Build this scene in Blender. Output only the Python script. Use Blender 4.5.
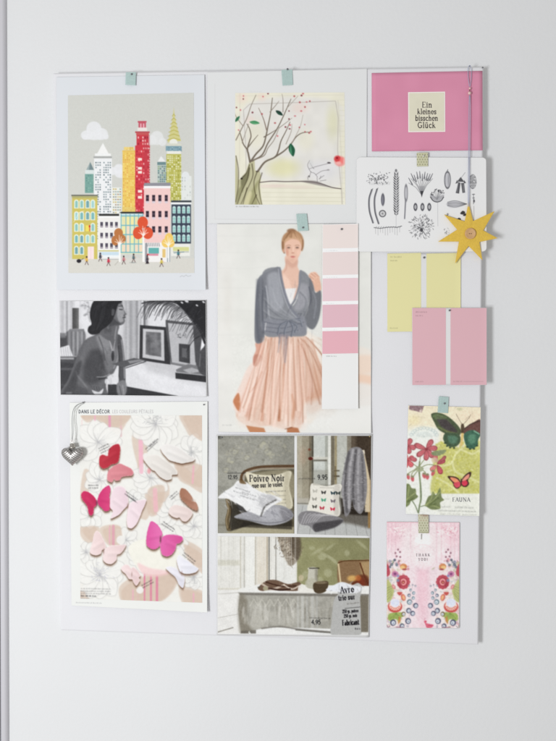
import bpy, math
import numpy as np
from mathutils import Euler, Vector
for o in list(bpy.data.objects): bpy.data.objects.remove(o)
S = bpy.context.scene
col = S.collection
# ---------------------------------------------------------------- camera
CAM = np.array([0.1134, -1.2128, 0.0451]); ROT = (1.5199, -0.002, 0.0779); LENS = 42.0
cam = bpy.data.cameras.new('camera'); cam.lens = LENS; cam.sensor_width = 36; cam.sensor_fit = 'VERTICAL'; cam.sensor_height = 36
cam.clip_start = .05; cam.clip_end = 100
co = bpy.data.objects.new('camera', cam); co.location = CAM; co.rotation_euler = ROT; col.objects.link(co); S.camera = co
# ---------------------------------------------------------------- light: a window on the left, soft room light
W = bpy.data.worlds.new('World'); S.world = W; W.use_nodes = True
bg = W.node_tree.nodes['Background']; bg.inputs[0].default_value = (.985, .972, .955, 1); bg.inputs[1].default_value = .50
def area(name, loc, tgt, sx, sy, watt, c):
    l = bpy.data.lights.new(name, 'AREA'); l.shape = 'RECTANGLE'; l.size = sx; l.size_y = sy; l.energy = watt; l.color = c
    o = bpy.data.objects.new(name, l); o.location = loc; o.rotation_euler = (Vector(tgt)-Vector(loc)).to_track_quat('-Z', 'Y').to_euler(); col.objects.link(o)
area('window_light', (-.85, -1.75, -.2), (0, 0, .0), .38, .55, 22.6, (.965, .98, 1))
S.view_settings.view_transform = 'Standard'; S.view_settings.look = 'None'; S.view_settings.exposure = 0; S.view_settings.gamma = 1
S.render.resolution_x = 768; S.render.resolution_y = 1024
# ---------------------------------------------------------------- helpers
R3 = np.array(Euler(ROT, 'XYZ').to_matrix()); F = LENS/36*741
def P(px, py, d=0.):
    """point at distance d in front of the board's face, from measurements on the photograph (556 x 741)"""
    px, py, d = np.broadcast_arrays(np.asarray(px, float), np.asarray(py, float), np.asarray(d, float))
    v = np.stack([(px-278)/F, (370.5-py)/F, -np.ones_like(px)], -1) @ R3.T
    t = (-d-CAM[1])/v[..., 1]; return CAM+v*t[..., None]
def lin(c):
    c = np.clip(np.asarray(c, float)/255, 0, 1); return np.where(c <= .04045, c/12.92, ((c+.055)/1.055)**2.4)
def tone(c):      # pigment a little deeper and greyer than first measured
    c = np.asarray(c, float); g = c.mean(-1, keepdims=True); return 214-(214-g)*1.13+(c-g)*1.0
def mat(name, c, rough=.6, metal=0., bump=0., bscale=400, var=0., alpha=1., spec=.5, vscale=30):
    m = bpy.data.materials.new(name); m.use_nodes = True; N = m.node_tree.nodes; L = m.node_tree.links; b = N['Principled BSDF']
    c3 = tuple(lin(c)) if max(c) > 1 else c
    b.inputs['Base Color'].default_value = (*c3, 1); b.inputs['Roughness'].default_value = rough; b.inputs['Metallic'].default_value = metal; b.inputs['Alpha'].default_value = alpha
    b.inputs['Specular IOR Level'].default_value = spec
    tc = N.new('ShaderNodeTexCoord')
    if var:
        n = N.new('ShaderNodeTexNoise'); n.inputs['Scale'].default_value = vscale; n.inputs['Detail'].default_value = 6; L.new(tc.outputs['Object'], n.inputs['Vector'])
        r = N.new('ShaderNodeValToRGB'); r.color_ramp.elements[0].position = .3; r.color_ramp.elements[1].position = .7
        r.color_ramp.elements[0].color = (*[x*(1-var) for x in c3], 1); r.color_ramp.elements[1].color = (*[min(1, x*(1+var)) for x in c3], 1)
        L.new(n.outputs['Fac'], r.inputs['Fac']); L.new(r.outputs['Color'], b.inputs['Base Color'])
    if bump:
        n = N.new('ShaderNodeTexNoise'); n.inputs['Scale'].default_value = bscale; n.inputs['Detail'].default_value = 5; L.new(tc.outputs['Object'], n.inputs['Vector'])
        k = N.new('ShaderNodeBump'); k.inputs['Strength'].default_value = bump; k.inputs['Distance'].default_value = .002; L.new(n.outputs['Fac'], k.inputs['Height']); L.new(k.outputs['Normal'], b.inputs['Normal'])
    return m
def inkmat(name, rough=.5, alpha=1., spec=.35):
    m = mat(name, (200, 200, 200), rough, bump=.06, bscale=900, alpha=alpha, spec=spec); N = m.node_tree.nodes
    a = N.new('ShaderNodeVertexColor'); a.layer_name = 'Ink'; m.node_tree.links.new(a.outputs['Color'], N['Principled BSDF'].inputs['Base Color']); return m
def props(o, label=None, cat=None, group=None, kind=None):
    for k, v in (('label', label), ('category', cat), ('group', group), ('kind', kind)):
        if v: o[k] = v
    return o
def link(name, me, parent=None, m=None, loc=(0, 0, 0)):
    o = bpy.data.objects.new(name, me); col.objects.link(o)
    if m: me.materials.append(m)
    if parent: o.parent = parent
    else: o.location = loc
    return o
def empty(name, loc, label, cat, group=None):
    o = bpy.data.objects.new(name, None); o.empty_display_size = .01; o.location = loc; col.objects.link(o); return props(o, label, cat, group)
def rawmesh(name, V, Fc, smooth=False):
    me = bpy.data.meshes.new(name); V = np.asarray(V, np.float32); 
    if isinstance(Fc, np.ndarray):
        n = len(Fc); me.vertices.add(len(V)); me.vertices.foreach_set('co', V.ravel()); me.loops.add(n*4); me.loops.foreach_set('vertex_index', Fc.astype(np.int32).ravel())
        me.polygons.add(n); me.polygons.foreach_set('loop_start', np.arange(0, n*4, 4, dtype=np.int32)); me.update(calc_edges=True); me.validate()
    else: me.from_pydata([tuple(map(float, v)) for v in V], [], [tuple(f) for f in Fc]); me.update()
    me.polygons.foreach_set('use_smooth', np.full(len(me.polygons), smooth)); return me
def quadpts(q, u, v):
    (ax, ay), (bx, by), (cx, cy), (dx, dy) = q   # TL TR BR BL
    return ((ax*(1-u)+bx*u)*(1-v)+(dx*(1-u)+cx*u)*v, (ay*(1-u)+by*u)*(1-v)+(dy*(1-u)+cy*u)*v)
def gridfaces(nx, ny, off=0, flip=False):
    i, j = np.meshgrid(np.arange(nx), np.arange(ny)); a = (j*(nx+1)+i).ravel()+off; b = a+1; c = b+nx+1; d = a+nx+1
    return np.stack([a, d, c, b] if not flip else [a, b, c, d], 1)
def ink(me, rgb):
    at = me.color_attributes.new('Ink', 'FLOAT_COLOR', 'POINT'); a = np.ones((len(me.vertices), 4), np.float32); a[:, :3] = rgb; at.data.foreach_set('color', a.ravel())
def rounded(q, x, y, corner):
    W_, H_ = abs(q[1][0]-q[0][0]), abs(q[3][1]-q[0][1]); cx, cy = (q[0][0]+q[2][0])/2, (q[0][1]+q[2][1])/2
    ex = np.clip(np.abs(x-cx)-(W_/2-corner), 0, corner); ey = np.clip(np.abs(y-cy)-(H_/2-corner), 0, corner); mx = np.maximum(ex, ey); r = np.hypot(ex, ey)
    k = np.where(r > 0, mx/np.maximum(r, 1e-9), 1); return x-np.sign(x-cx)*ex*(1-k), y-np.sign(y-cy)*ey*(1-k)
def picture(name, q, canvas, org, d, lift, m, gain, sheet=None, res=2.2, sq=None, corner=0.):
    """thin inked layer of a print; q = its corners, sq = corners of the sheet whose curl it follows"""
    w = max(abs(q[1][0]-q[0][0]), 1); h = max(abs(q[3][1]-q[0][1]), 1); nx, ny = int(w*res), int(h*res)
    u, v = np.meshgrid(np.linspace(0, 1, nx+1), np.linspace(0, 1, ny+1)); x, y = quadpts(q, u, v)
    if corner: x, y = rounded(q, x, y, corner)
    s = sq or q; su = sv = .5
    for _ in range(4):
        xl = s[0][0]+(s[3][0]-s[0][0])*sv; xr = s[1][0]+(s[2][0]-s[1][0])*sv; su = (x-xl)/(xr-xl)
        yt = s[0][1]+(s[1][1]-s[0][1])*su; yb = s[3][1]+(s[2][1]-s[3][1])*su; sv = (y-yt)/(yb-yt)
    dd = d+lift(np.clip(su, 0, 1), np.clip(sv, 0, 1)); X = P(x, y, dd)-np.array(org)
    me = rawmesh(name, X.reshape(-1, 3), gridfaces(nx, ny), True); ink(me, np.clip(lin(tone(canvas.sample(x, y).reshape(-1, 3)))*gain, 0, .92)); return link(name, me, sheet, m)
def solid(name, q, org, d, lift, th, m, parent, n=(36, 44), corner=0., canvas=None, gain=1., jag=0, seed=0):
    """a sheet of paper or card with real thickness that follows its own curl"""
    nx, ny = n; u, v = np.meshgrid(np.linspace(0, 1, nx+1), np.linspace(0, 1, ny+1)); x, y = quadpts(q, u, v)
    if corner:   # rounded corners: pull the rim in towards a circle
        x, y = rounded(q, x, y, corner)
    if jag:
        q_ = np.random.RandomState(seed); jj = np.abs(q_.randn(nx+1))*jag; y[0] += jj; y[-1] -= np.roll(jj, 3)
    L = lift(u, v); A = P(x, y, d+L)-np.array(org); B = A.copy(); B[..., 1] += th
    n0 = (nx+1)*(ny+1); V = np.vstack([A.reshape(-1, 3), B.reshape(-1, 3)]); idx = np.arange(n0).reshape(ny+1, nx+1)
    ring = np.concatenate([idx[0, :-1], idx[:-1, -1], idx[-1, ::-1][:-1], idx[::-1, 0][:-1]]); r2 = np.roll(ring, -1)
    Fc = np.vstack([gridfaces(nx, ny), gridfaces(nx, ny, n0, True), np.stack([ring, r2, r2+n0, ring+n0], 1)])
    me = rawmesh(name, V, Fc, False); sm = np.zeros(len(me.polygons), bool); sm[:nx*ny] = True; me.polygons.foreach_set('use_smooth', sm)
    if canvas is not None:
        c = np.full((2*n0, 3), .75); c[:n0] = np.clip(lin(tone(canvas.sample(x, y).reshape(-1, 3)))*gain, 0, .92); ink(me, c)
    return link(name, me, parent, m)
def tube(name, pts, r, m, parent, org=(0, 0, 0), seg=8, sm=True):
    p = (curve(pts, 8) if sm and len(pts) > 2 else np.array(pts, float))-np.array(org); V = []; up = np.array([0, 1., .013])
    for i in range(len(p)):
        t = p[min(i+1, len(p)-1)]-p[max(i-1, 0)]; t /= np.linalg.norm(t)+1e-9; a = np.cross(t, up); a /= np.linalg.norm(a)+1e-9; b = np.cross(t, a)
        for k in range(seg): w = 2*math.pi*k/seg; V.append(p[i]+r*(math.cos(w)*a+math.sin(w)*b))
    Fc = [(i*seg+k, i*seg+(k+1) % seg, (i+1)*seg+(k+1) % seg, (i+1)*seg+k) for i in range(len(p)-1) for k in range(seg)]
    Fc += [tuple(range(seg))[::-1], tuple((len(p)-1)*seg+k for k in range(seg))]; return link(name, rawmesh(name, V, Fc, True), parent, m)
def lathe(name, prof, cen, m, parent, axis='y', seg=24, org=(0, 0, 0)):
    """prof = (radius, along) pairs turned about an axis through cen (along y towards the room, or z)"""
    V = []; c = np.array(cen)-np.array(org)
    for r, h in prof:
        for k in range(seg):
            w = 2*math.pi*k/seg; V.append(c+np.array([r*math.cos(w), -h, r*math.sin(w)]) if axis == 'y' else c+np.array([r*math.cos(w), r*math.sin(w), h]))
    n = len(prof); Fc = [(i*seg+k, i*seg+(k+1) % seg, (i+1)*seg+(k+1) % seg, (i+1)*seg+k) for i in range(n-1) for k in range(seg)]
    Fc += [tuple(range(seg))[::-1], tuple((n-1)*seg+k for k in range(seg))]; me = rawmesh(name, V, Fc, True)
    import bmesh; bm = bmesh.new(); bm.from_mesh(me); bmesh.ops.recalc_face_normals(bm, faces=bm.faces); bm.to_mesh(me); bm.free(); return link(name, me, parent, m)
# ---------------------------------------------------------------- printed pictures
# A small ink-on-paper painter: every printed picture is drawn here stroke by stroke into a
# colour field, which then colours the vertices of that picture's own fine mesh.
SS = 3.0
def rs(seed): return np.random.RandomState(seed)
def curve(pts, n=8):
    p = np.array(pts, float)
    if len(p) < 3: return p
    q = np.vstack([2*p[0]-p[1], p, 2*p[-1]-p[-2]]); out = []
    for i in range(1, len(q)-2):
        for t in np.linspace(0, 1, n, endpoint=False):
            a, b, c, d = q[i-1], q[i], q[i+1], q[i+2]
            out.append(.5*((2*b)+(-a+c)*t+(2*a-5*b+4*c-d)*t*t+(-a+3*b-3*c+d)*t**3))
    out.append(p[-1]); return np.array(out)
def closed(pts, n=6, k_=1.):
    p = np.array(pts, float); k = len(p); out = []
    for i in range(k):
        a, b, c, d = p[i-1], p[i], p[(i+1) % k], p[(i+2) % k]
        for t in np.linspace(0, 1, n, endpoint=False):
            out.append((.5*((2*b)+(-a+c)*t+(2*a-5*b+4*c-d)*t*t+(-a+3*b-3*c+d)*t**3))*k_+(b+(c-b)*t)*(1-k_))
    return np.array(out)
class Canvas:
    def __init__(s, x0, y0, x1, y1, bg, S=SS):
        s.x0, s.y0, s.S = x0-1, y0-1, S
        s.w, s.h = int((x1-x0+2)*S), int((y1-y0+2)*S)
        s.xs = s.x0+(np.arange(s.w)+.5)/S; s.ys = s.y0+(np.arange(s.h)+.5)/S
        s.im = np.zeros((s.h, s.w, 3)); s.im[:] = bg
    def win(s, x0, y0, x1, y1):
        a = max(0, int((x0-s.x0)*s.S)-1); b = min(s.w, int((x1-s.x0)*s.S)+2)
        c = max(0, int((y0-s.y0)*s.S)-1); d = min(s.h, int((y1-s.y0)*s.S)+2)
        if b <= a or d <= c: return None
        X, Y = np.meshgrid(s.xs[a:b], s.ys[c:d]); return slice(c, d), slice(a, b), X, Y
    def put(s, sl, m, col, X, Y):
        c = col(X, Y) if callable(col) else np.array(col, float)
        m = np.clip(m, 0, 1)[..., None]; s.im[sl] = s.im[sl]*(1-m)+c*m
    def poly(s, pts, col, a=1., soft=.35):
        p = np.array(pts, float); w = s.win(p[:, 0].min()-soft*2, p[:, 1].min()-soft*2, p[:, 0].max()+soft*2, p[:, 1].max()+soft*2)
        if w is None: return
        r, c, X, Y = w; ins = np.zeros(X.shape, bool); D = np.full(X.shape, 1e9)
        for i in range(len(p)):
            ax, ay = p[i-1]; bx, by = p[i]
            if ay != by: ins ^= ((ay > Y) != (by > Y)) & (X < (bx-ax)*(Y-ay)/(by-ay)+ax)
            L = (bx-ax)**2+(by-ay)**2+1e-12; t = np.clip(((X-ax)*(bx-ax)+(Y-ay)*(by-ay))/L, 0, 1)
            D = np.minimum(D, (X-ax-t*(bx-ax))**2+(Y-ay-t*(by-ay))**2)
        D = np.sqrt(D)*np.where(ins, 1, -1)
        k = np.clip(.5+D/(2*soft), 0, 1); s.put((r, c), a*k*k*(3-2*k), col, X, Y)
    def blob(s, pts, col, a=1., soft=.5): s.poly(closed(pts), col, a, soft)
    def line(s, pts, wd, col, a=1., soft=.3, sm=False):
        p = curve(pts) if sm else np.array(pts, float)
        w0, w1 = wd if isinstance(wd, tuple) else (wd, wd); m = max(w0, w1)/2+soft*2
        w = s.win(p[:, 0].min()-m, p[:, 1].min()-m, p[:, 0].max()+m, p[:, 1].max()+m)
        if w is None: return
        r, c, X, Y = w; D = np.full(X.shape, -1e9); n = len(p)-1
        for i in range(n):
            ax, ay = p[i]; bx, by = p[i+1]; L = (bx-ax)**2+(by-ay)**2+1e-12
            t = np.clip(((X-ax)*(bx-ax)+(Y-ay)*(by-ay))/L, 0, 1)
            hw = (w0+(w1-w0)*(i+t)/n)/2
            D = np.maximum(D, hw-np.hypot(X-ax-t*(bx-ax), Y-ay-t*(by-ay)))
        k = np.clip(.5+D/(2*soft), 0, 1); s.put((r, c), a*k*k*(3-2*k), col, X, Y)
    def ell(s, cx, cy, rx, ry, col, a=1., soft=.35, rot=0., ring=0.):
        m = max(rx, ry)+soft*2; w = s.win(cx-m, cy-m, cx+m, cy+m)
        if w is None: return
        r, c, X, Y = w; ca, sa = math.cos(rot), math.sin(rot)
        u = ((X-cx)*ca+(Y-cy)*sa)/rx; v = (-(X-cx)*sa+(Y-cy)*ca)/ry; q = np.hypot(u, v)
        D = (1-q)*min(rx, ry)
        if ring: D = ring/2-np.abs(D-ring/2)
        k = np.clip(.5+D/(2*soft), 0, 1); s.put((r, c), a*k*k*(3-2*k), col, X, Y)
    def rect(s, x0, y0, x1, y1, col, a=1., soft=.2):
        w = s.win(x0-soft*2, y0-soft*2, x1+soft*2, y1+soft*2)
        if w is None: return
        r, c, X, Y = w; f = lambda d: np.clip(.5+d/(2*soft), 0, 1)
        s.put((r, c), a*f(X-x0)*f(x1-X)*f(Y-y0)*f(y1-Y), col, X, Y)
    def noise(s, scale, amp, seed=0, tint=(1, 1, 1), box=None, th=None):
        R = rs(seed); g = R.rand(int(s.h/s.S/scale)+3, int(s.w/s.S/scale)+3)
        gy = (s.ys-s.y0)/scale; gx = (s.xs-s.x0)/scale; iy, ix = gy.astype(int), gx.astype(int)
        fy, fx = (gy-iy), (gx-ix); fy = (fy*fy*(3-2*fy))[:, None]; fx = (fx*fx*(3-2*fx))[None]
        n = (g[iy][:, ix]*(1-fx)+g[iy][:, ix+1]*fx)*(1-fy)+(g[iy+1][:, ix]*(1-fx)+g[iy+1][:, ix+1]*fx)*fy
        if th is not None: n = np.clip((n-th)*6, 0, 1)+.5
        d = ((n-.5)*2*amp)[..., None]*np.array(tint)
        if box:
            w = s.win(*box); s.im[w[0], w[1]] += d[w[0], w[1]]
        else: s.im += d
    def blur(s, n=1):
        for _ in range(n):
            for ax in (0, 1):
                p = np.pad(s.im, [(1, 1) if i == ax else (0, 0) for i in range(3)], mode='edge')
                s.im = (np.take(p, range(0, s.im.shape[ax]), ax)+2*s.im+np.take(p, range(2, s.im.shape[ax]+2), ax))/4
    def sample(s, x, y):
        fx = np.clip((x-s.x0)*s.S-.5, 0, s.w-1.001); fy = np.clip((y-s.y0)*s.S-.5, 0, s.h-1.001)
        ix, iy = fx.astype(int), fy.astype(int); u = (fx-ix)[..., None]; v = (fy-iy)[..., None]; I = s.im
        return (I[iy, ix]*(1-u)+I[iy, ix+1]*u)*(1-v)+(I[iy+1, ix]*(1-u)+I[iy+1, ix+1]*u)*v
    def text(s, txt, x, y, hgt, col, serif=True, align='l', a=1., wt=1., skew=0., width=1.):
        adv = [GL[ch][0]+.1 for ch in txt]; W = sum(adv)*hgt*width
        cx = x-(W/2 if align == 'c' else 0); cs, sn = math.cos(skew), math.sin(skew)
        ox, oy = cx, y
        for ch, ad in zip(txt, adv):
            for kd, pts in GL[ch][1]:
                if kd == 's' and not serif: continue
                wd = {'T': .17, 't': .075, 's': .06}[kd] if serif else .12
                P = []
                for px, py in (curve(pts, 5) if len(pts) > 3 else pts):
                    dx, dy = px*hgt*width+(cx-ox), -py*hgt
                    P.append((ox+dx*cs-dy*sn, oy+dx*sn+dy*cs))
                s.line(P, max(wd*hgt*wt, .16), col, a, .22)
            cx += ad*hgt*width
def O_(x, y, rx, ry, a0=0, a1=360, n=9):
    return [(x+rx*math.cos(math.radians(a)), y+ry*math.sin(math.radians(a))) for a in np.linspace(a0, a1, n)]
def _sf(*xs): return [('s', [(x-.11, y), (x+.11, y)]) for x, y in xs]
GL = {' ': (.28, []), '.': (.2, [('T', [(.1, .04), (.1, .08)])]), ',': (.2, [('T', [(.1, .06), (.06, -.12)])]),
 '!': (.25, [('T', [(.12, 1), (.12, .3)]), ('T', [(.12, .03), (.12, .08)])]),
 'A': (.7, [('t', [(.05, 0), (.35, 1)]), ('T', [(.35, 1), (.66, 0)]), ('t', [(.15, .35), (.55, .35)])]+_sf((.05, 0), (.66, 0))),
 'C': (.72, [('T', O_(.4, .5, .32, .5, 50, 310))]), 'D': (.75, [('T', [(.14, 0), (.14, 1)]), ('t', O_(.14, .5, .52, .5, 90, -90))]+_sf((.1, 0), (.1, 1))),
 'E': (.62, [('T', [(.14, 0), (.14, 1)]), ('t', [(.14, 0), (.58, 0)]), ('t', [(.14, 1), (.56, 1)]), ('t', [(.14, .52), (.45, .52)]), ('s', [(.58, 0), (.58, .2)]), ('s', [(.56, 1), (.56, .82)])]),
 'F': (.6, [('T', [(.14, 0), (.14, 1)]), ('t', [(.14, 1), (.56, 1)]), ('t', [(.14, .52), (.45, .52)])]+_sf((.14, 0))),
 'G': (.78, [('T', O_(.4, .5, .33, .5, 50, 315)), ('T', [(.66, .42), (.66, .1)]), ('t', [(.45, .42), (.74, .42)])]),
 'H': (.8, [('T', [(.14, 0), (.14, 1)]), ('T', [(.64, 0), (.64, 1)]), ('t', [(.14, .5), (.64, .5)])]+_sf((.14, 0), (.64, 0), (.14, 1), (.64, 1))),
 'K': (.75, [('T', [(.14, 0), (.14, 1)]), ('t', [(.14, .4), (.62, 1)]), ('T', [(.3, .55), (.68, 0)])]+_sf((.14, 0), (.14, 1))),
 'L': (.58, [('T', [(.14, 0), (.14, 1)]), ('t', [(.14, 0), (.54, 0)])]+_sf((.14, 1))),
 'N': (.82, [('t', [(.14, 0), (.14, 1)]), ('T', [(.14, 1), (.66, 0)]), ('t', [(.66, 0), (.66, 1)])]+_sf((.14, 0), (.1, 1), (.66, 1))),
 'O': (.8, [('T', O_(.4, .5, .33, .5))]), 'P': (.64, [('T', [(.14, 0), (.14, 1)]), ('t', [(.14, 1), (.4, 1), (.56, .88), (.58, .74), (.52, .58), (.4, .5), (.14, .5)])]+_sf((.14, 0), (.12, 1))),
 'Q': (.8, [('T', O_(.4, .5, .33, .5)), ('t', [(.45, .2), (.7, -.12)])]),
 'R': (.7, [('T', [(.14, 0), (.14, 1)]), ('t', [(.14, 1), (.4, 1), (.54, .88), (.56, .76), (.5, .6), (.4, .52), (.14, .52)]), ('T', [(.36, .5), (.66, 0)])]+_sf((.14, 0), (.12, 1))),
 'S': (.56, [('T', [(.48, .82), (.38, .97), (.2, .97), (.08, .8), (.14, .6), (.4, .42), (.48, .22), (.36, .03), (.16, .03), (.06, .2)])]),
 'T': (.66, [('T', [(.33, 0), (.33, 1)]), ('t', [(.04, 1), (.62, 1)])]+_sf((.33, 0))),
 'U': (.78, [('T', [(.14, 1), (.14, .3), (.2, .08), (.38, 0), (.56, .08), (.62, .3), (.62, 1)])]+_sf((.14, 1), (.62, 1))),
 'Y': (.7, [('T', [(.04, 1), (.34, .5)]), ('t', [(.64, 1), (.34, .5)]), ('T', [(.34, .5), (.34, 0)])]+_sf((.34, 0))),
 'a': (.5, [('t', [(.08, .5), (.18, .63), (.32, .6), (.38, .45)]), ('T', [(.38, .48), (.38, 0)]), ('T', [(.38, .36), (.16, .32), (.06, .16), (.16, .02), (.38, .1)])]),
 'b': (.55, [('T', [(.12, 1), (.12, 0)]), ('T', O_(.3, .32, .2, .32, 150, -150))]), 'c': (.46, [('T', O_(.27, .32, .21, .32, 50, 310))]),
 'd': (.55, [('T', [(.44, 1), (.44, 0)]), ('T', O_(.26, .32, .2, .32, 30, 330))]), 'e': (.48, [('T', O_(.26, .32, .21, .32, 0, 310)), ('t', [(.06, .34), (.46, .34)])]),
 'g': (.52, [('T', O_(.26, .36, .2, .28)), ('T', [(.44, .6), (.44, -.1), (.34, -.28), (.1, -.26)])]),
 'h': (.58, [('T', [(.12, 1), (.12, 0)]), ('T', [(.12, .45), (.22, .6), (.36, .62), (.44, .5), (.44, 0)])]+_sf((.12, 0), (.44, 0))),
 'i': (.26, [('T', [(.13, .64), (.13, 0)]), ('T', [(.13, .86), (.13, .92)])]+_sf((.13, 0), (.08, .64))),
 'k': (.56, [('T', [(.12, 1), (.12, 0)]), ('t', [(.12, .28), (.44, .62)]), ('T', [(.24, .4), (.5, 0)])]+_sf((.12, 0))),
 'l': (.26, [('T', [(.13, 1), (.13, 0)])]+_sf((.13, 0), (.08, 1))), 'n': (.58, [('T', [(.12, .64), (.12, 0)]), ('T', [(.12, .45), (.22, .6), (.36, .62), (.44, .5), (.44, 0)])]+_sf((.12, 0), (.44, 0), (.08, .64))),
 'o': (.54, [('T', O_(.27, .32, .21, .32))]), 'p': (.55, [('T', [(.12, .64), (.12, -.3)]), ('T', O_(.3, .32, .2, .32, 150, -150))]+_sf((.12, -.3))),
 'q': (.55, [('T', [(.44, .64), (.44, -.3)]), ('T', O_(.26, .32, .2, .32, 30, 330))]+_sf((.44, -.3))),
 'r': (.4, [('T', [(.12, .64), (.12, 0)]), ('t', [(.12, .42), (.22, .58), (.36, .6)])]+_sf((.12, 0))),
 's': (.42, [('T', [(.36, .52), (.28, .63), (.14, .63), (.07, .5), (.12, .38), (.3, .27), (.36, .14), (.27, .02), (.12, .02), (.05, .14)])]),
 't': (.34, [('T', [(.15, .86), (.15, .12), (.22, .02), (.32, .06)]), ('t', [(.02, .62), (.32, .62)])]),
 'u': (.58, [('T', [(.12, .64), (.12, .16), (.2, .02), (.34, .02), (.44, .16)]), ('T', [(.44, .64), (.44, 0)])]),
 'v': (.5, [('T', [(.04, .64), (.25, 0)]), ('t', [(.25, 0), (.46, .64)])]+_sf((.06, .64), (.44, .64))), 'y': (.5, [('T', [(.04, .64), (.25, 0)]), ('t', [(.46, .64), (.25, 0), (.14, -.28), (.02, -.26)])]),
 '0': (.6, [('T', O_(.3, .5, .23, .5))]), '1': (.4, [('T', [(.22, 1), (.22, 0)]), ('t', [(.06, .82), (.22, 1)])]),
 '2': (.58, [('T', [(.06, .75), (.14, .95), (.32, 1), (.48, .88), (.46, .64), (.2, .25), (.05, 0)]), ('T', [(.05, 0), (.52, 0)])]),
 '4': (.6, [('T', [(.42, 0), (.42, 1)]), ('t', [(.42, 1), (.04, .3)]), ('t', [(.04, .3), (.56, .3)])]),
 '5': (.56, [('T', [(.46, 1), (.14, 1)]), ('T', [(.14, 1), (.1, .56)]), ('T', [(.1, .56), (.3, .62), (.46, .48), (.48, .26), (.36, .04), (.18, 0), (.04, .1)])]),
 '9': (.58, [('T', O_(.28, .7, .21, .29)), ('T', [(.49, .7), (.46, .36), (.34, .1), (.2, 0)])])}
GL['\u00fc'] = (.58, GL['u'][1]+[('T', [(.18, .86), (.18, .92)]), ('T', [(.38, .86), (.38, .92)])])
GL['\u00e9'] = (.48, GL['e'][1]+[('t', [(.22, .78), (.36, .98)])]); GL['\u00c9'] = (.62, GL['E'][1]+[('t', [(.3, 1.12), (.46, 1.3)])])

def scribble(c, x, y, w, col, seed, a=.7, skew=0., hgt=1.1):
    """a line of lettering too small to read"""
    R = rs(seed); cs, sn = math.cos(skew), math.sin(skew); t = 0
    while t < w:
        n = R.uniform(1.2, 4)
        k = t
        while k < min(t+n, w):
            h1 = hgt*R.uniform(.5, 1.); X = x+k*cs; Y = y+k*sn
            c.line([(X, Y), (X+h1*sn*.9, Y-h1*cs)], .3, col, a*R.uniform(.5, 1), .2); k += .55
        t += n+.7

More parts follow.
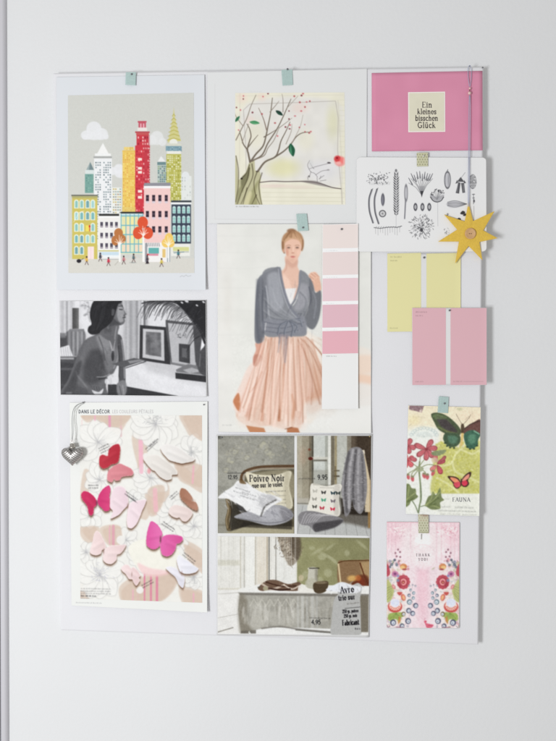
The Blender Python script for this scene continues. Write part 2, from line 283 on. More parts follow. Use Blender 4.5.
def paint_city():
    c = Canvas(66, 90, 197, 276, (199, 200, 194)); R = rs(4)
    wh = (224, 225, 226)
    for e in [(87, 135, 6, 4.6), (94, 129, 7.5, 7.5), (101, 134, 7, 6), (106, 136.5, 2.6, 3), (85, 137, 3, 2.6), (94, 136, 9, 4)]: c.ell(*e, (219, 220, 222), .9, .6)
    for e in [(152, 140, 5, 5), (157, 138, 6.5, 7), (162.5, 142, 4, 4)]: c.ell(*e, (217, 218, 218), .85, .6)
    for e in [(113, 171, 4, 4), (119, 169, 5, 5), (121, 174, 6, 4), (75, 218, 3, 2)]: c.ell(*e, (220, 221, 224), .85, .6)
    def dots(x0, y0, x1, y1, sx, sy, w, h, cols, p=.75, a=.85, seed=0):
        r = rs(seed); y = y0
        while y < y1:
            x = x0
            while x < x1:
                if r.rand() < p: c.rect(x, y, x+w, y+h, cols[r.randint(len(cols))], a*r.uniform(.7, 1), .25)
                x += sx
            y += sy
    # white tower and its neighbours
    c.poly([(97, 154), (103, 143), (109, 154)], (228, 228, 226)); c.rect(95, 153.5, 111, 156, (226, 227, 226))
    c.rect(93.6, 156.4, 112, 158, (150, 152, 152), .75); c.rect(94.2, 158.5, 112, 245, wh)
    dots(95.4, 162, 101.6, 240, 2.1, 2.45, 1.3, 1.3, [(70, 88, 95), (110, 130, 135), (90, 110, 115)], .7, .9, 1)
    dots(103.4, 162, 111.4, 240, 2.1, 2.45, 1.3, 1.3, [(70, 88, 95), (110, 130, 135), (90, 110, 115)], .7, .9, 2)
    c.rect(112, 187.5, 121.5, 245, (222, 224, 218)); dots(113, 188.5, 121, 213, 2.2, 2.6, 1.4, 1.3, [(120, 125, 120), (190, 160, 70), (100, 140, 135), (150, 110, 80)], .8, .85, 3)
    c.poly([(86.3, 170), (90.3, 162), (94, 170)], (150, 166, 166)); c.poly([(90.3, 162), (94, 170), (89, 170)], (110, 130, 135), .8)
    c.rect(85.3, 170, 94.2, 174, (205, 214, 212)); c.rect(85, 174, 93.6, 193, (118, 162, 152)); dots(86, 175, 92.5, 192, 2, 2.5, 1.2, 1.2, [(150, 190, 178), (90, 135, 130)], .8, .7, 4)
    # yellow tower
    c.rect(124, 147, 134, 150, (226, 196, 110)); dots(124.5, 147.4, 134, 149.5, 1.8, 1.6, 1, .9, [(190, 150, 70), (240, 225, 160)], .8, .8, 5)
    c.rect(122.4, 150.3, 136, 152, (226, 188, 92)); c.rect(122.6, 152, 136, 214, (229, 194, 96))
    dots(123.2, 153, 135.5, 213, 1.85, 2.1, 1.1, 1.2, [(240, 222, 150), (205, 150, 70), (236, 208, 110), (214, 170, 70), (225, 150, 90)], .85, .8, 6)
    # red tower
    c.rect(137.8, 121, 146.6, 122.6, (196, 84, 98)); c.rect(138.6, 122.4, 146, 127.6, (196, 88, 104)); c.rect(140.2, 123.5, 141.6, 127.6, (226, 170, 178)); c.rect(143, 123.5, 144.4, 127.6, (226, 170, 178))
    c.rect(137.6, 127.6, 147, 131, (222, 214, 210)); c.rect(135.2, 131.4, 149.8, 133, (186, 76, 84)); c.rect(136.2, 133, 149, 135.2, (200, 88, 88))
    c.rect(136.6, 135, 148.6, 146, (206, 62, 74)); c.rect(135.2, 145.5, 150, 214, (208, 62, 74)); c.rect(143.6, 135, 149.8, 214, (190, 66, 78), .5)
    dots(137.8, 136.5, 148, 145, 2.3, 3.2, 1.2, 2, [(238, 200, 190), (244, 232, 226), (150, 40, 60)], .7, .9, 7)
    dots(136.4, 147.5, 149.5, 213, 2.25, 3.1, 1.2, 1.7, [(240, 205, 200), (165, 45, 60), (222, 110, 110), (176, 52, 66)], .72, .85, 8)
    for y in (158, 167, 171, 190, 196): c.rect(138, y, 142, y+2.6, (246, 236, 222), .9)
    for k in range(26): c.rect(149.2, 148+k*2.5, 151, 149.2+k*2.5, (199, 196, 190), .9)
    # small tower, spire tower, pale tower
    c.poly([(158, 161.5), (161, 156), (165.5, 161.5)], (222, 223, 222)); c.rect(157.3, 162, 166, 165, (112, 140, 142)); c.rect(157.4, 165, 166.4, 189, (176, 190, 184))
    dots(158, 166, 166, 188, 1.9, 2.1, 1.3, 1.3, [(62, 92, 98), (70, 120, 118), (140, 160, 110), (60, 80, 90)], .78, .9, 9)
    sp = [(173.8, 107.5), (174.9, 117), (177, 126), (179, 134), (181, 141), (167.4, 142.5), (169.8, 134), (171.6, 124), (173, 116)]
    c.poly(sp, (203, 198, 134), 1, .3)
    for i, y in enumerate(np.arange(114, 141, 4.0)):
        w = (y-107)*.21; c.line([(173.8-w, y+2.2), (173.8, y), (173.8+w, y+2)], .7, (176, 166, 70), .8, .25)
    c.ell(173.5, 142.5, 4, 3.6, (222, 222, 214)); c.rect(167, 143.5, 181.5, 146, (206, 206, 192)); c.rect(165.8, 146, 181.6, 151, (126, 158, 170))
    dots(166.5, 147, 181, 150.5, 1.8, 1.7, 1, 1, [(90, 124, 142), (170, 196, 200)], .7, .8, 10); c.rect(167, 151, 181, 154, (222, 222, 214))
    c.rect(166.4, 154, 181.2, 202, (184, 182, 92)); dots(167.4, 155.5, 180.6, 201, 2.1, 2.1, 1.3, 1.3, [(232, 232, 214), (214, 216, 160), (150, 150, 60), (236, 236, 226)], .82, .9, 11)
    c.rect(181.3, 176, 191.6, 202, (216, 219, 216)); c.ell(185.5, 176.5, 4, 5, (216, 219, 220)); dots(182, 177, 191, 200, 2.6, 2.9, .8, 1.7, [(140, 150, 150), (170, 176, 170)], .6, .8, 12)
    c.rect(122, 207, 136, 214, (214, 190, 110), .5)
    # ground
    c.rect(66, 258, 197, 276, (205, 203, 195))
    # yellow terraced house
    c.rect(72.2, 198, 97.4, 259, (201, 187, 96)); c.rect(71.4, 194.7, 98, 196.2, (112, 112, 100)); c.rect(72, 196.2, 97.6, 198.3, (176, 172, 110))
    for r_, y in enumerate((200, 211.8, 223.3, 234.8, 246.3)):
        for q, x in enumerate((74.6, 79.9, 85.8, 91)):
            if r_ == 4 and q > 1: continue
            if r_ == 2 and q == 2: c.rect(x, y+2, x+4, y+8, (232, 214, 90)); c.ell(x+4, y+3, 1, 1.2, (205, 50, 50)); c.rect(x+3.4, y+4, x+4.6, y+8, (210, 90, 70), .8); continue
            c.ell(x+1.9, y+1.9, 2.3, 2.3, (220, 226, 214)); c.rect(x-.4, y+2, x+4.2, y+8.4, (220, 226, 214))
            cc = [(128, 186, 184), (170, 212, 208), (150, 200, 190), (120, 168, 172)][R.randint(4)]
            c.ell(x+1.9, y+2.2, 1.5, 1.5, cc); c.rect(x+.4, y+2.4, x+3.4, y+7.6, cc); c.line([(x+1.9, y+1), (x+1.9, y+7.6)], .35, (90, 130, 135), .7)
    c.line([(74, 222), (79, 212.5), (84, 211)], .5, (235, 235, 230), .7); c.rect(87.8, 246.6, 94, 259, (232, 216, 216)); c.rect(88.4, 247.3, 93.4, 259, (238, 208, 208), .6)
    c.line([(90.9, 247.5), (90.9, 259)], .35, (200, 180, 180), .7)
    # white house
    c.rect(98, 216, 119.4, 259, (225, 223, 219)); c.rect(99, 213.8, 119.2, 216, (62, 62, 60)); c.rect(98.6, 216, 119.4, 217.6, (236, 236, 232))
    for y in (222, 232.8, 243.2):
        for x in (100.4, 105.4, 110.3, 115.2):
            c.rect(x, y, x+2.6, y+5.6, (72, 68, 82)); c.rect(x, y+3.7, x+2.6, y+5.6, (190, 180, 186), .8); c.line([(x+1.3, y), (x+1.3, y+4)], .3, (160, 150, 165), .8); c.rect(x-.4, y+5.7, x+3, y+6.3, (240, 240, 238))
    c.rect(98.4, 250.3, 119.4, 251.4, (196, 190, 120)); c.rect(99, 252, 119, 255.2, (186, 208, 222), .9); c.rect(99, 255.4, 119, 257.2, (222, 228, 230)); c.line([(99.5, 259.2), (119, 259.2)], .5, (120, 130, 140), .6)
    # blue framed house
    c.rect(120.6, 213.6, 143.2, 254, (214, 216, 182)); c.rect(120.8, 211.8, 143.4, 213.6, (52, 54, 56)); c.rect(120.4, 213.6, 143.4, 215.4, (190, 216, 220))
    for i in range(5):
        for j in range(4):
            c.rect(122.4+i*4.2, 216.5+j*9.3, 125.6+i*4.2, 224.6+j*9.3, [(232, 222, 150), (222, 214, 160), (234, 205, 180), (206, 220, 190)][R.randint(4)], .8)
    for x in (121.2, 126, 130.2, 134.4, 138.6, 142.8): c.rect(x-.4, 214, x+.4, 253, (104, 172, 186), .95)
    for y in (216, 225.4, 234.6, 244, 252.4): c.rect(120.8, y-.5, 143.2, y+.5, (104, 172, 186), .95)
    # pink house
    c.rect(144, 186, 170.4, 262, (230, 194, 190)); c.poly([(144.4, 183), (170.6, 182.6), (170.6, 186), (143.6, 186)], (142, 142, 150)); c.rect(143.8, 186, 170.8, 188.2, (236, 234, 236))
    for y in (195, 211, 226.3):
        for x in (146, 152.2, 158.4, 164.8):
            c.rect(x, y, x+3, y+6.2, (62, 52, 64)); c.rect(x, y+6.2, x+3, y+8.2, (206, 196, 204)); c.line([(x, y+3), (x+3, y+3)], .35, (170, 150, 165), .8)
    c.rect(143.8, 242.6, 170.4, 262, (228, 226, 224))
    for k in range(8): c.line([(147+k*1.7, 243), (147.6+k*1.7, 246.3)], .55, (90, 90, 98), .8)
    c.rect(148.6, 247.8, 159, 253.6, (98, 172, 168)); c.rect(149, 253.6, 158.4, 255.8, (206, 120, 140), .8); c.rect(162.4, 249, 165.6, 257.5, (222, 190, 120)); c.rect(145, 243, 147.4, 262, (120, 124, 132), .7)
    for x in (167.2, 169.4): c.rect(x, 246, x+.8, 262, (136, 150, 156))
    # dark house
    c.rect(171.6, 204, 191, 243.6, (66, 74, 90)); c.rect(171.2, 200.4, 191.4, 202.4, (70, 76, 82)); c.rect(171, 202.4, 191.4, 204.4, (226, 228, 228))
    for y in (206, 215.6, 225, 234.2):
        for x in (172.7, 177.5, 182.3, 187):
            c.ell(x+1.5, y+1.7, 1.6, 1.6, (186, 214, 212)); c.rect(x-.1, y+1.7, x+3.1, y+7.5, (180, 210, 206)); c.rect(x+.6, y+2, x+2.4, y+7, (140, 194, 188)); c.line([(x, y+4.5), (x+3, y+4.5)], .3, (220, 232, 230), .8)
    c.rect(171, 244, 190, 256, (222, 222, 216)); c.rect(173, 247, 189, 251, (206, 208, 142)); c.rect(173, 251.4, 189, 252.4, (176, 182, 176))
    # trees
    def tree(lobes, col, base, top, cw):
        c.rect(base[0]-.9, top, base[0]+.9, base[1], (234, 232, 228))
        for e in lobes: c.ell(*e, col, 1, .3)
        x, y = base[0], top
        for dx, dy in ((-3.6, -4), (3.4, -4.5), (-.6, -8), (-5, -1.5), (5, -1.5), (1.6, -6.5)):
            c.line([(x, y+3), (x+dx*.5, y+dy*.35+1), (x+dx, y+dy+1)], (.9, .4), (244, 232, 226), .9, .25)
    tree([(118.6, 233, 4.4, 4.8), (115.3, 240.5, 3.8, 5), (122, 239, 4, 4.4)], (186, 118, 68), (119.8, 262), 242, 1)
    tree([(142.8, 222.5, 5.2, 6), (138.2, 233, 5.2, 6.2), (147.8, 233, 5.3, 6)], (221, 86, 54), (143.4, 262), 233, 1)
    tree([(169, 238.5, 4.2, 5.5), (165.8, 243, 4, 4.4), (171, 243, 3.6, 4.4)], (234, 196, 100), (168.4, 258), 243, 1)
    # passers-by
    def walker(x, y, body, k=1):
        c.ell(x, y-6, .8, .9, (70, 50, 50)); c.poly([(x-.9*k, y-5), (x+.9*k, y-5), (x+1.5*k, y-1.6), (x-1.5*k, y-1.6)], body)
        c.line([(x, y-2), (x-1.6*k, y+1.8)], .55, (80, 60, 60), .9); c.line([(x, y-2), (x+1.6*k, y+1.6)], .55, (90, 60, 60), .9); c.line([(x+.6*k, y-4.6), (x+2.4*k, y-2.8)], .4, (215, 160, 130), .9)
    c.ell(79, 261, 2.3, 1.9, (50, 48, 54)); c.line([(81, 260), (83.5, 258.6)], .4, (60, 60, 60)); walker(86.8, 263, (222, 178, 80), -1); walker(108.6, 264, (205, 60, 84)); walker(100.4, 259.5, (70, 80, 96))
    walker(123.8, 262.5, (190, 120, 130)); walker(133.7, 260.5, (96, 116, 120)); walker(147.4, 262, (80, 72, 84)); c.ell(147.4, 262.3, 1.3, 1.6, (60, 54, 62)); walker(161.6, 265, (206, 190, 96), 1.1)
    walker(178.4, 256.5, (70, 130, 140)); c.line([(174, 253), (184, 252)], .5, (70, 110, 120), .8); c.ell(148, 254.5, 1.2, .8, (190, 60, 60))
    c.ell(133, 262.6, 3, .5, (120, 130, 130), .6)
    for k in range(5): c.ell(115+k*.8, 265-k*.9, .35, .3, (140, 130, 120), .7)
    c.im = c.im*.93+200*.07; c.noise(.7, 2.5, 44); c.blur(1); return c

def paint_tree():
    c = Canvas(233, 90, 347, 207, (218, 215, 198)); R = rs(9)
    c.blob([(247, 104), (337, 102), (338, 150), (340, 186), (305, 181), (262, 180), (247, 160)], (212, 210, 206), .9, 3)
    c.ell(283, 168, 15, 9, (212, 209, 168), .85, 6); c.ell(333, 122, 6, 16, (208, 206, 176), .8, 5); c.ell(256, 135, 9, 14, (214, 210, 188), .6, 6); c.ell(306, 140, 8, 10, (216, 213, 190), .5, 5)
    c.ell(322, 170, 16, 10, (210, 209, 212), .7, 5); c.noise(7, 3, 3)
    for y in (188, 192.5, 197, 201): c.line([(262, y), (344, y+.6)], .35, (186, 184, 160), .6, .4)
    for y in np.arange(100, 186, 5.2): c.line([(339.5, y), (345, y)], .3, (192, 190, 164), .5, .4)
    c.ell(275, 186, 15, 1.6, (214, 192, 186), .6, 1.4); c.ell(300, 187, 12, 1.8, (212, 196, 186), .5, 1.4)
    pen = (168, 162, 156)
    for q in ([(246, 205), (246, 150), (243.5, 110), (250, 104), (296, 102.6), (335, 101)], [(335.5, 101), (338.2, 118), (337.6, 150), (340, 176), (341.5, 192), (342, 204)]): c.line(q, .55, pen, .8, .3)
    c.line([(338, 100), (341, 150), (342.5, 204)], .4, (188, 184, 170), .7, .3); c.line([(236, 96), (343, 95)], .4, (196, 190, 176), .6, .4); c.line([(240, 93), (239.4, 178)], .4, (186, 180, 168), .6, .4)
    for e in ((242, 98, 5, 5), (262, 97, 4, 4), (250, 120, 4, 4), (300, 108, 8, 5)): c.ell(*e, (226, 196, 186), .35, 3)
    bark = (134, 124, 112)
    def br(p, w, col=bark, a=.95): c.line(p, (w[0]*1.25, w[1]*1.2) if isinstance(w, tuple) else w, tuple(v-14 for v in col), a, .3, True)
    tr = [(235, 205), (235.4, 160), (236.2, 156.5), (237.6, 170), (238.4, 180), (241, 178.6), (246, 172), (249, 163), (250.6, 160.6), (254.6, 160), (255, 170), (257, 171.5), (259.6, 170.8), (261, 176), (260, 186), (261, 196), (262.4, 205)]
    c.poly(tr, (184, 181, 148), 1, .5); c.blob([(241, 179), (247, 172), (249.4, 164), (249, 176), (244, 187), (242, 192)], (118, 116, 88), .8, 1.2)
    c.blob([(249, 205), (252, 190), (259, 180), (256, 192), (257, 205)], (150, 148, 108), .7, 1.2); c.blob([(236, 204), (238, 190), (243, 186), (240, 198)], (142, 140, 106), .7, 1.2); c.blob([(244, 204), (249, 192), (252, 194), (248, 205)], (206, 200, 160), .7, 1.2)
    dk = (84, 76, 62)
    for p in ([(236, 156), (238.4, 170), (238, 188), (235.5, 202)], [(241.4, 178.6), (246.4, 173), (249.4, 165)], [(249.5, 168), (247, 180), (241.5, 192), (237.5, 204)], [(252, 164), (252.8, 176), (247, 190), (241, 204)], [(257, 172), (254, 182), (255.4, 194), (260, 205)], [(256.4, 195), (252, 204)], [(262, 173), (259, 184), (260, 196), (262, 205)], [(247, 188), (243, 204)]):
        br(p, (1., .6), dk, .5)
    c.ell(241.6, 178.6, 1.1, .9, (60, 54, 46), .9); c.ell(257.4, 171.4, 1.4, .8, (70, 62, 54), .9); c.ell(250.4, 161, .9, .8, (70, 62, 54), .9)
    br([(250, 162), (248.4, 154), (247.4, 149), (249.6, 141), (251, 136), (249.6, 129), (247, 124)], (1.5, .6)); br([(247.6, 150), (243.4, 144), (241, 136), (239.5, 131)], (1.1, .5))
    br([(248.4, 147), (253, 141), (258, 135)], (.9, .4)); br([(251, 161), (256, 154), (263, 146), (266, 136), (268, 126), (270.6, 113), (272.4, 98)], (1.5, .6)); br([(266.6, 130), (263.5, 119), (258.6, 108)], (.9, .4), (150, 134, 124))
    br([(252, 161), (262, 155), (268, 143), (277, 129), (283, 117), (287, 108), (291, 99)], (1.3, .5)); br([(264, 137), (270, 133.6), (276, 129.8)], (.9, .4)); br([(270, 112), (276, 105), (279, 101)], (.7, .3), (160, 150, 140))
    br([(254, 160), (264, 155.6), (268, 148), (274, 140), (279, 128)], (.8, .4), (150, 140, 128)); br([(258, 171), (265, 162), (275, 157), (278.6, 150), (281, 141), (286, 131), (290, 122)], (1.6, .5))
    br([(275, 157), (284, 151), (291, 144), (296, 137), (302, 133), (310, 132)], (1.3, .5)); br([(279, 128), (287, 122), (292, 118)], (.6, .3), (160, 150, 140)); br([(236, 140), (242, 128), (247, 118), (251, 106), (256, 95)], (.9, .5), (158, 148, 136))
    br([(243, 126), (237, 118), (234, 112)], (.6, .4), (164, 152, 140)); br([(283, 112), (283, 100), (282, 94)], (.6, .3), (160, 150, 142)); br([(286, 144), (291, 132), (292, 124)], (.6, .3), (166, 156, 146)); br([(292, 143), (300, 127), (303, 115)], (.5, .3), (176, 166, 156))
    br([(242, 143), (248.6, 124)], (.5, .4), (166, 156, 144)); br([(287, 108), (298, 96)], (.5, .3), (170, 160, 150))
    def leaf(x, y, L, w, rot, col, hi):
        p = [(x+(u*L)*math.cos(rot)-(v*w)*math.sin(rot), y+(u*L)*math.sin(rot)+(v*w)*math.cos(rot)) for u, v in ((-1, 0), (-.5, -.8), (.2, -1), (1, 0), (.2, .9), (-.5, .8))]
        c.blob(p, col, .95, .5); q = [(x+(u*L)*math.cos(rot)-(v*w)*math.sin(rot), y+(u*L)*math.sin(rot)+(v*w)*math.cos(rot)) for u, v in ((-.8, 0), (0, .1), (.7, .3), (.1, .7))]
        c.blob(q, hi, .6, .6)
    leaf(254.6, 122.6, 5, 1.8, .12, (70, 142, 96), (128, 186, 140)); leaf(279.3, 113, 4.2, 1.8, .6, (44, 66, 60), (60, 120, 90)); leaf(291.8, 150, 6.6, 3, 1.35, (44, 96, 72), (110, 180, 140)); leaf(237.4, 119, 3.6, 1.4, -.9, (56, 112, 84), (90, 150, 110))
    for x, y in [(243.5, 96), (243.3, 99), (263, 96.6), (236.5, 107.5), (240.5, 110), (252.5, 112.5), (262, 114), (275, 123), (277.5, 136), (285.5, 127), (290, 125), (238.6, 130), (294.3, 96.2), (303, 93.6), (299.8, 102.3), (306.6, 102), (309.8, 101.2), (305, 107), (301.2, 111), (295, 116), (289, 111), (304.8, 124.6), (299.4, 127.4), (305, 131.8), (309.2, 133), (289.6, 128.8), (301.5, 95.5), (268, 93.6), (289, 119), (310.8, 131.6)]:
        c.ell(x, y, R.uniform(.7, 1.1), R.uniform(.7, 1.), [(178, 92, 96), (130, 70, 78), (200, 110, 118)][R.randint(3)], .85, .35)
    br([(260, 182.4), (272, 181.2), (285, 181.6), (300, 181.4), (312, 182), (322, 184), (332, 187.4), (341, 188.8)], .8, (108, 96, 96)); c.blob([(300, 181), (315, 180.8), (325, 184.6), (333, 187.8), (322, 186), (310, 183.6)], (120, 112, 112), .6, .6)
    sk = (140, 136, 138)
    for p in ([(309.6, 160.5), (307.6, 165), (309, 169), (311, 172), (314.5, 173.4), (317.5, 177)], [(311, 171.6), (309.6, 176)], [(308, 179.6), (307.6, 176.8)], [(317, 177.4), (317.4, 182)], [(316, 174.6), (322, 171), (328, 170)], [(310, 163), (313, 168), (314, 168.5)], [(319, 179), (324, 175.5)], [(320, 181), (326, 180)], [(321, 176), (319.6, 179)], [(309, 169), (316, 166.6), (330, 163)]): br(p, .5, sk, .8)
    c.ell(309, 176.4, .9, 1, (100, 96, 96), .8); c.ell(329, 162.8, 1.8, .8, (86, 78, 84), .9, rot=.1); c.ell(328.3, 169.9, 1.3, .8, (150, 146, 146), .7)
    c.ell(311, 164, 2.2, 4, (200, 200, 200), .6, 1.5)
    c.ell(340, 161.2, 5.6, 5.2, (228, 140, 136), .8, 1.2); c.ell(337.4, 158.8, 3.4, 3.2, (206, 62, 66), .85, 1.0); c.ell(341.6, 160.6, 2.2, 3, (234, 120, 116), .8, .9); c.ell(338.6, 163, 2.4, 1.6, (238, 176, 170), .8, .8); c.ell(337, 158, 1, 1, (140, 30, 44), .8, .5)
    c.ell(344.6, 161, 1.6, 2.4, (232, 190, 186), .5, 1)
    c.blur(1); return c

def paint_wish():
    c = Canvas(371, 70, 483, 152, (202, 136, 160))
    c.noise(14, 2.5, 5); return c
def paint_wish_label():
    c = Canvas(407, 91, 446, 133, (203, 199, 180), 5.); c.noise(6, 2, 6); k = (66, 60, 62)
    c.text('Ein', 427.2, 107.4, 5.4, k, align='c', width=1.12, wt=.82); c.text('kleines', 427, 114, 5.2, k, align='c', width=1.0, wt=.82)
    c.text('bisschen', 426.8, 120.6, 5.2, k, align='c', width=.98, wt=.82); c.text('Gl\u00fcck', 426.8, 127.8, 5.6, k, align='c', width=1.04, wt=.82)
    return c

def paint_botanical():
    c = Canvas(354, 155, 489, 254, (213, 213, 213)); R = rs(11); k = (88, 88, 92); g = (150, 150, 154)
    def ln(p, w=.6, a=.9, col=k, sm=False): c.line(p, w, col, a, .28, sm)
    for i in range(95):
        x, y = 378+R.randn()*5.6, 178.6+R.randn()*2.9
        if abs(x-378) < 11.5 and abs(y-178.6) < 6.5: a = R.uniform(0, 6.3); ln([(x, y), (x+math.cos(a), y+math.sin(a))], .55, R.uniform(.5, .9))
    for i in range(14): ln([(369.5+i*1.5, 184.4+R.rand()), (370.4+i*1.5, 181+R.rand()*2)], .3, .35)
    # ear of leaves
    ln([(396.4, 172), (396, 228)], .4, .6, g)
    for i in range(17):
        y = 172+i*2.5; s = 3.1 if 1 < i < 16 else 2
        for d in (-1, 1): c.poly([(396.2, y+3.4), (396.2+d*.9, y+1.2), (396.2+d*s, y-.4), (396.2+d*1.9, y+2.2)], (66, 66, 70), R.uniform(.6, .95), .3)
    c.ell(396, 170.6, 1.2, 1.6, (110, 110, 114), .8)
    for p, w in (([(371.8, 190), (369.2, 199), (369.6, 211), (373, 222.6)], 1.7), ([(377, 189.4), (374.6, 199), (375.2, 212), (378.6, 223.4)], 1.7)):
        c.line(p, w, (92, 92, 98), .9, .3, True); c.line([(x+.5, y) for x, y in p], .6, (170, 170, 174), .7, .3, True); ln([p[0], (p[0][0]+1, p[0][1]-1.4)], .5)
    c.ell(382.8, 199.6, 1.9, 6.3, (96, 96, 104), .9); c.ell(382.6, 200, .8, 4.4, (140, 140, 150), .8)
    c.ell(382.5, 213.6, 3.7, 3.7, k, .75, .3, 0, 1.2)
    for i in range(9): a = i*.7; ln([(382.5, 213.6), (382.5+2.6*math.cos(a), 213.6+2.6*math.sin(a))], .35, .6)
    ln([(374, 227.6), (380, 228.4), (388, 227.2), (394, 227), (397, 227.4), (401.6, 226)], .7, .8)
    for i in range(11): x = 375.5+i*2.4; ln([(x, 228), (x+.1, 232+R.rand()*4)], .3, .45); ln([(x, 227.8), (x+1.2, 226.4)], .4, .6)
    # fan
    for i, (x, y) in enumerate([(408.6, 178), (411, 173.6), (414, 175), (416.6, 172), (419.6, 171.4), (422.4, 174), (425, 172), (427.6, 173.4), (430, 174), (432.6, 173.6)]):
        ln([(421.6, 195), (x*.45+421.6*.55, y*.45+195*.55), (x, y+5)], .4, .7); c.line([(x+(421.6-x)*.28, y+6.5), (x, y)], (1.3, .6), (96, 96, 102), .8, .3)
    c.poly([(418.4, 186), (424.8, 186), (421.8, 197)], (140, 140, 144), .5, .6); c.poly([(420.2, 191), (423.6, 191), (421.6, 197.4)], (70, 70, 74), .9, .3)
    c.ell(406, 193, 1.9, 9, (176, 176, 180), .9); c.ell(406, 193, 1.9, 9, k, .5, .25, 0, .6); c.line([(405.6, 200), (404.6, 218.6)], (1.4, 1.3), (140, 140, 146), .9); ln([(405.2, 198), (404.4, 218)], .4, .6)
    for x in (415.4, 422.4, 429.2): c.ell(x, 207, 2, 4, (84, 84, 90), .9, .3, 0, 1); c.ell(x, 207, .7, 2.2, (150, 150, 154), .8)
    for i in range(150):
        a = R.uniform(0, 6.3); r = 12.5*R.rand()**.7; x, y = 421+r*math.cos(a), 227+r*math.sin(a)*.95; b = a+R.uniform(-1, 1)
        ln([(x, y), (x+1.5*math.cos(b), y+1.5*math.sin(b))], .55, R.uniform(.35, .85))
    for i in range(9): a = i*.7+.2; ln([(421, 229), (421+10*math.cos(a), 228+10*math.sin(a))], .35, .5)
    c.ell(421.5, 230, 1.6, 1.8, (70, 70, 74), .8)
    for i in range(26):
        a = math.pi*R.uniform(.02, .98); r = R.uniform(4, 7.6); x, y = 437+r*math.cos(a), 195.4-r*math.sin(a)*1.05; ln([(437, 199.6), (x, y)], .22, .4); c.ell(x, y, .6, .6, k, .8)
    c.blob([(430, 194.6), (437, 197), (444, 194.6), (441.6, 199), (437, 201.6), (432, 199)], (150, 150, 154), .7, .4); c.line([(430.4, 197), (433, 200.6), (437, 202), (441, 200.6), (443.6, 197)], .9, (74, 74, 78), .9, .3, True); ln([(437.6, 202), (437.8, 226)], .4, .6, g)
    c.ell(447.4, 180, 3.4, 9, (182, 182, 186), .9); c.ell(447.4, 180, 3.4, 9, k, .7, .25, 0, .7); ln([(447.2, 171), (447.8, 169.6)], .6); c.ell(448.6, 180, 1, 6.4, (150, 150, 154), .7); ln([(445.4, 175), (445.2, 186)], .4, .5)
    for p in ([(460.6, 177), (457, 181.6), (464.4, 182)], [(458.4, 182), (455.6, 193), (459, 193.6), (460.4, 183)], [(461, 183), (462.4, 193), (465, 192.6), (464, 183)], [(457, 180), (455.4, 183.6), (458, 183)], [(464, 180), (466, 183), (463.6, 183.4)]): c.poly(p, (82, 82, 86), .88, .4)
    ln([(461, 178), (465, 172.6)], .4, .6); c.line([(457.6, 184), (457, 192)], .5, (170, 170, 174), .7); c.line([(463, 184.4), (463.6, 192)], .5, (170, 170, 174), .7)
    for i in range(22):
        a = i*2.4; r = math.sqrt(i/22); c.ell(472.6+3.2*r*math.cos(a), 181.6+6.8*r*math.sin(a), .9, 1, k, .65, .25, 0, .5)
    c.ell(472.6, 181.6, 3.8, 7.4, k, .5, .25, 0, .5)
    ln([(473.4, 194), (473.4, 204)], .6, .7); ln([(472.2, 194.4), (474.6, 194.2)], .6); ln([(472.6, 198), (474.4, 198)], .6); ln([(473.8, 206), (474, 225)], .35, .6); c.ell(474, 201, .9, 1.6, k, .8)
    c.blob([(446, 204), (451, 200.6), (458, 201), (466.6, 204), (458, 207.4), (450, 207.6)], (188, 188, 192), .9, .5)
    for dy in (-3.2, -1.5, 0, 1.6, 3): ln([(447.5, 204+dy*.6), (456, 204+dy), (466.8, 204)], .45, .75, k, True)
    for x, y, s in ((462.5, 212.6, 1), (458.6, 219.4, .9), (464.6, 214.6, .7)): c.blob([(x-2.4*s, y+1), (x, y-1.8*s), (x+2.6*s, y-.4), (x+.6, y+1.9*s)], (60, 58, 60), .9, .4)
    for i in range(16): x, y = 446+R.randn()*1.4, 229+R.randn()*3.4; ln([(x, y), (x+R.randn(), y+1)], .4, .45)
    for i in range(8): x, y = 446.6+R.randn()*.8, 215+R.randn(); ln([(x, y), (x+.8, y-.6)], .5, .5)
    return c

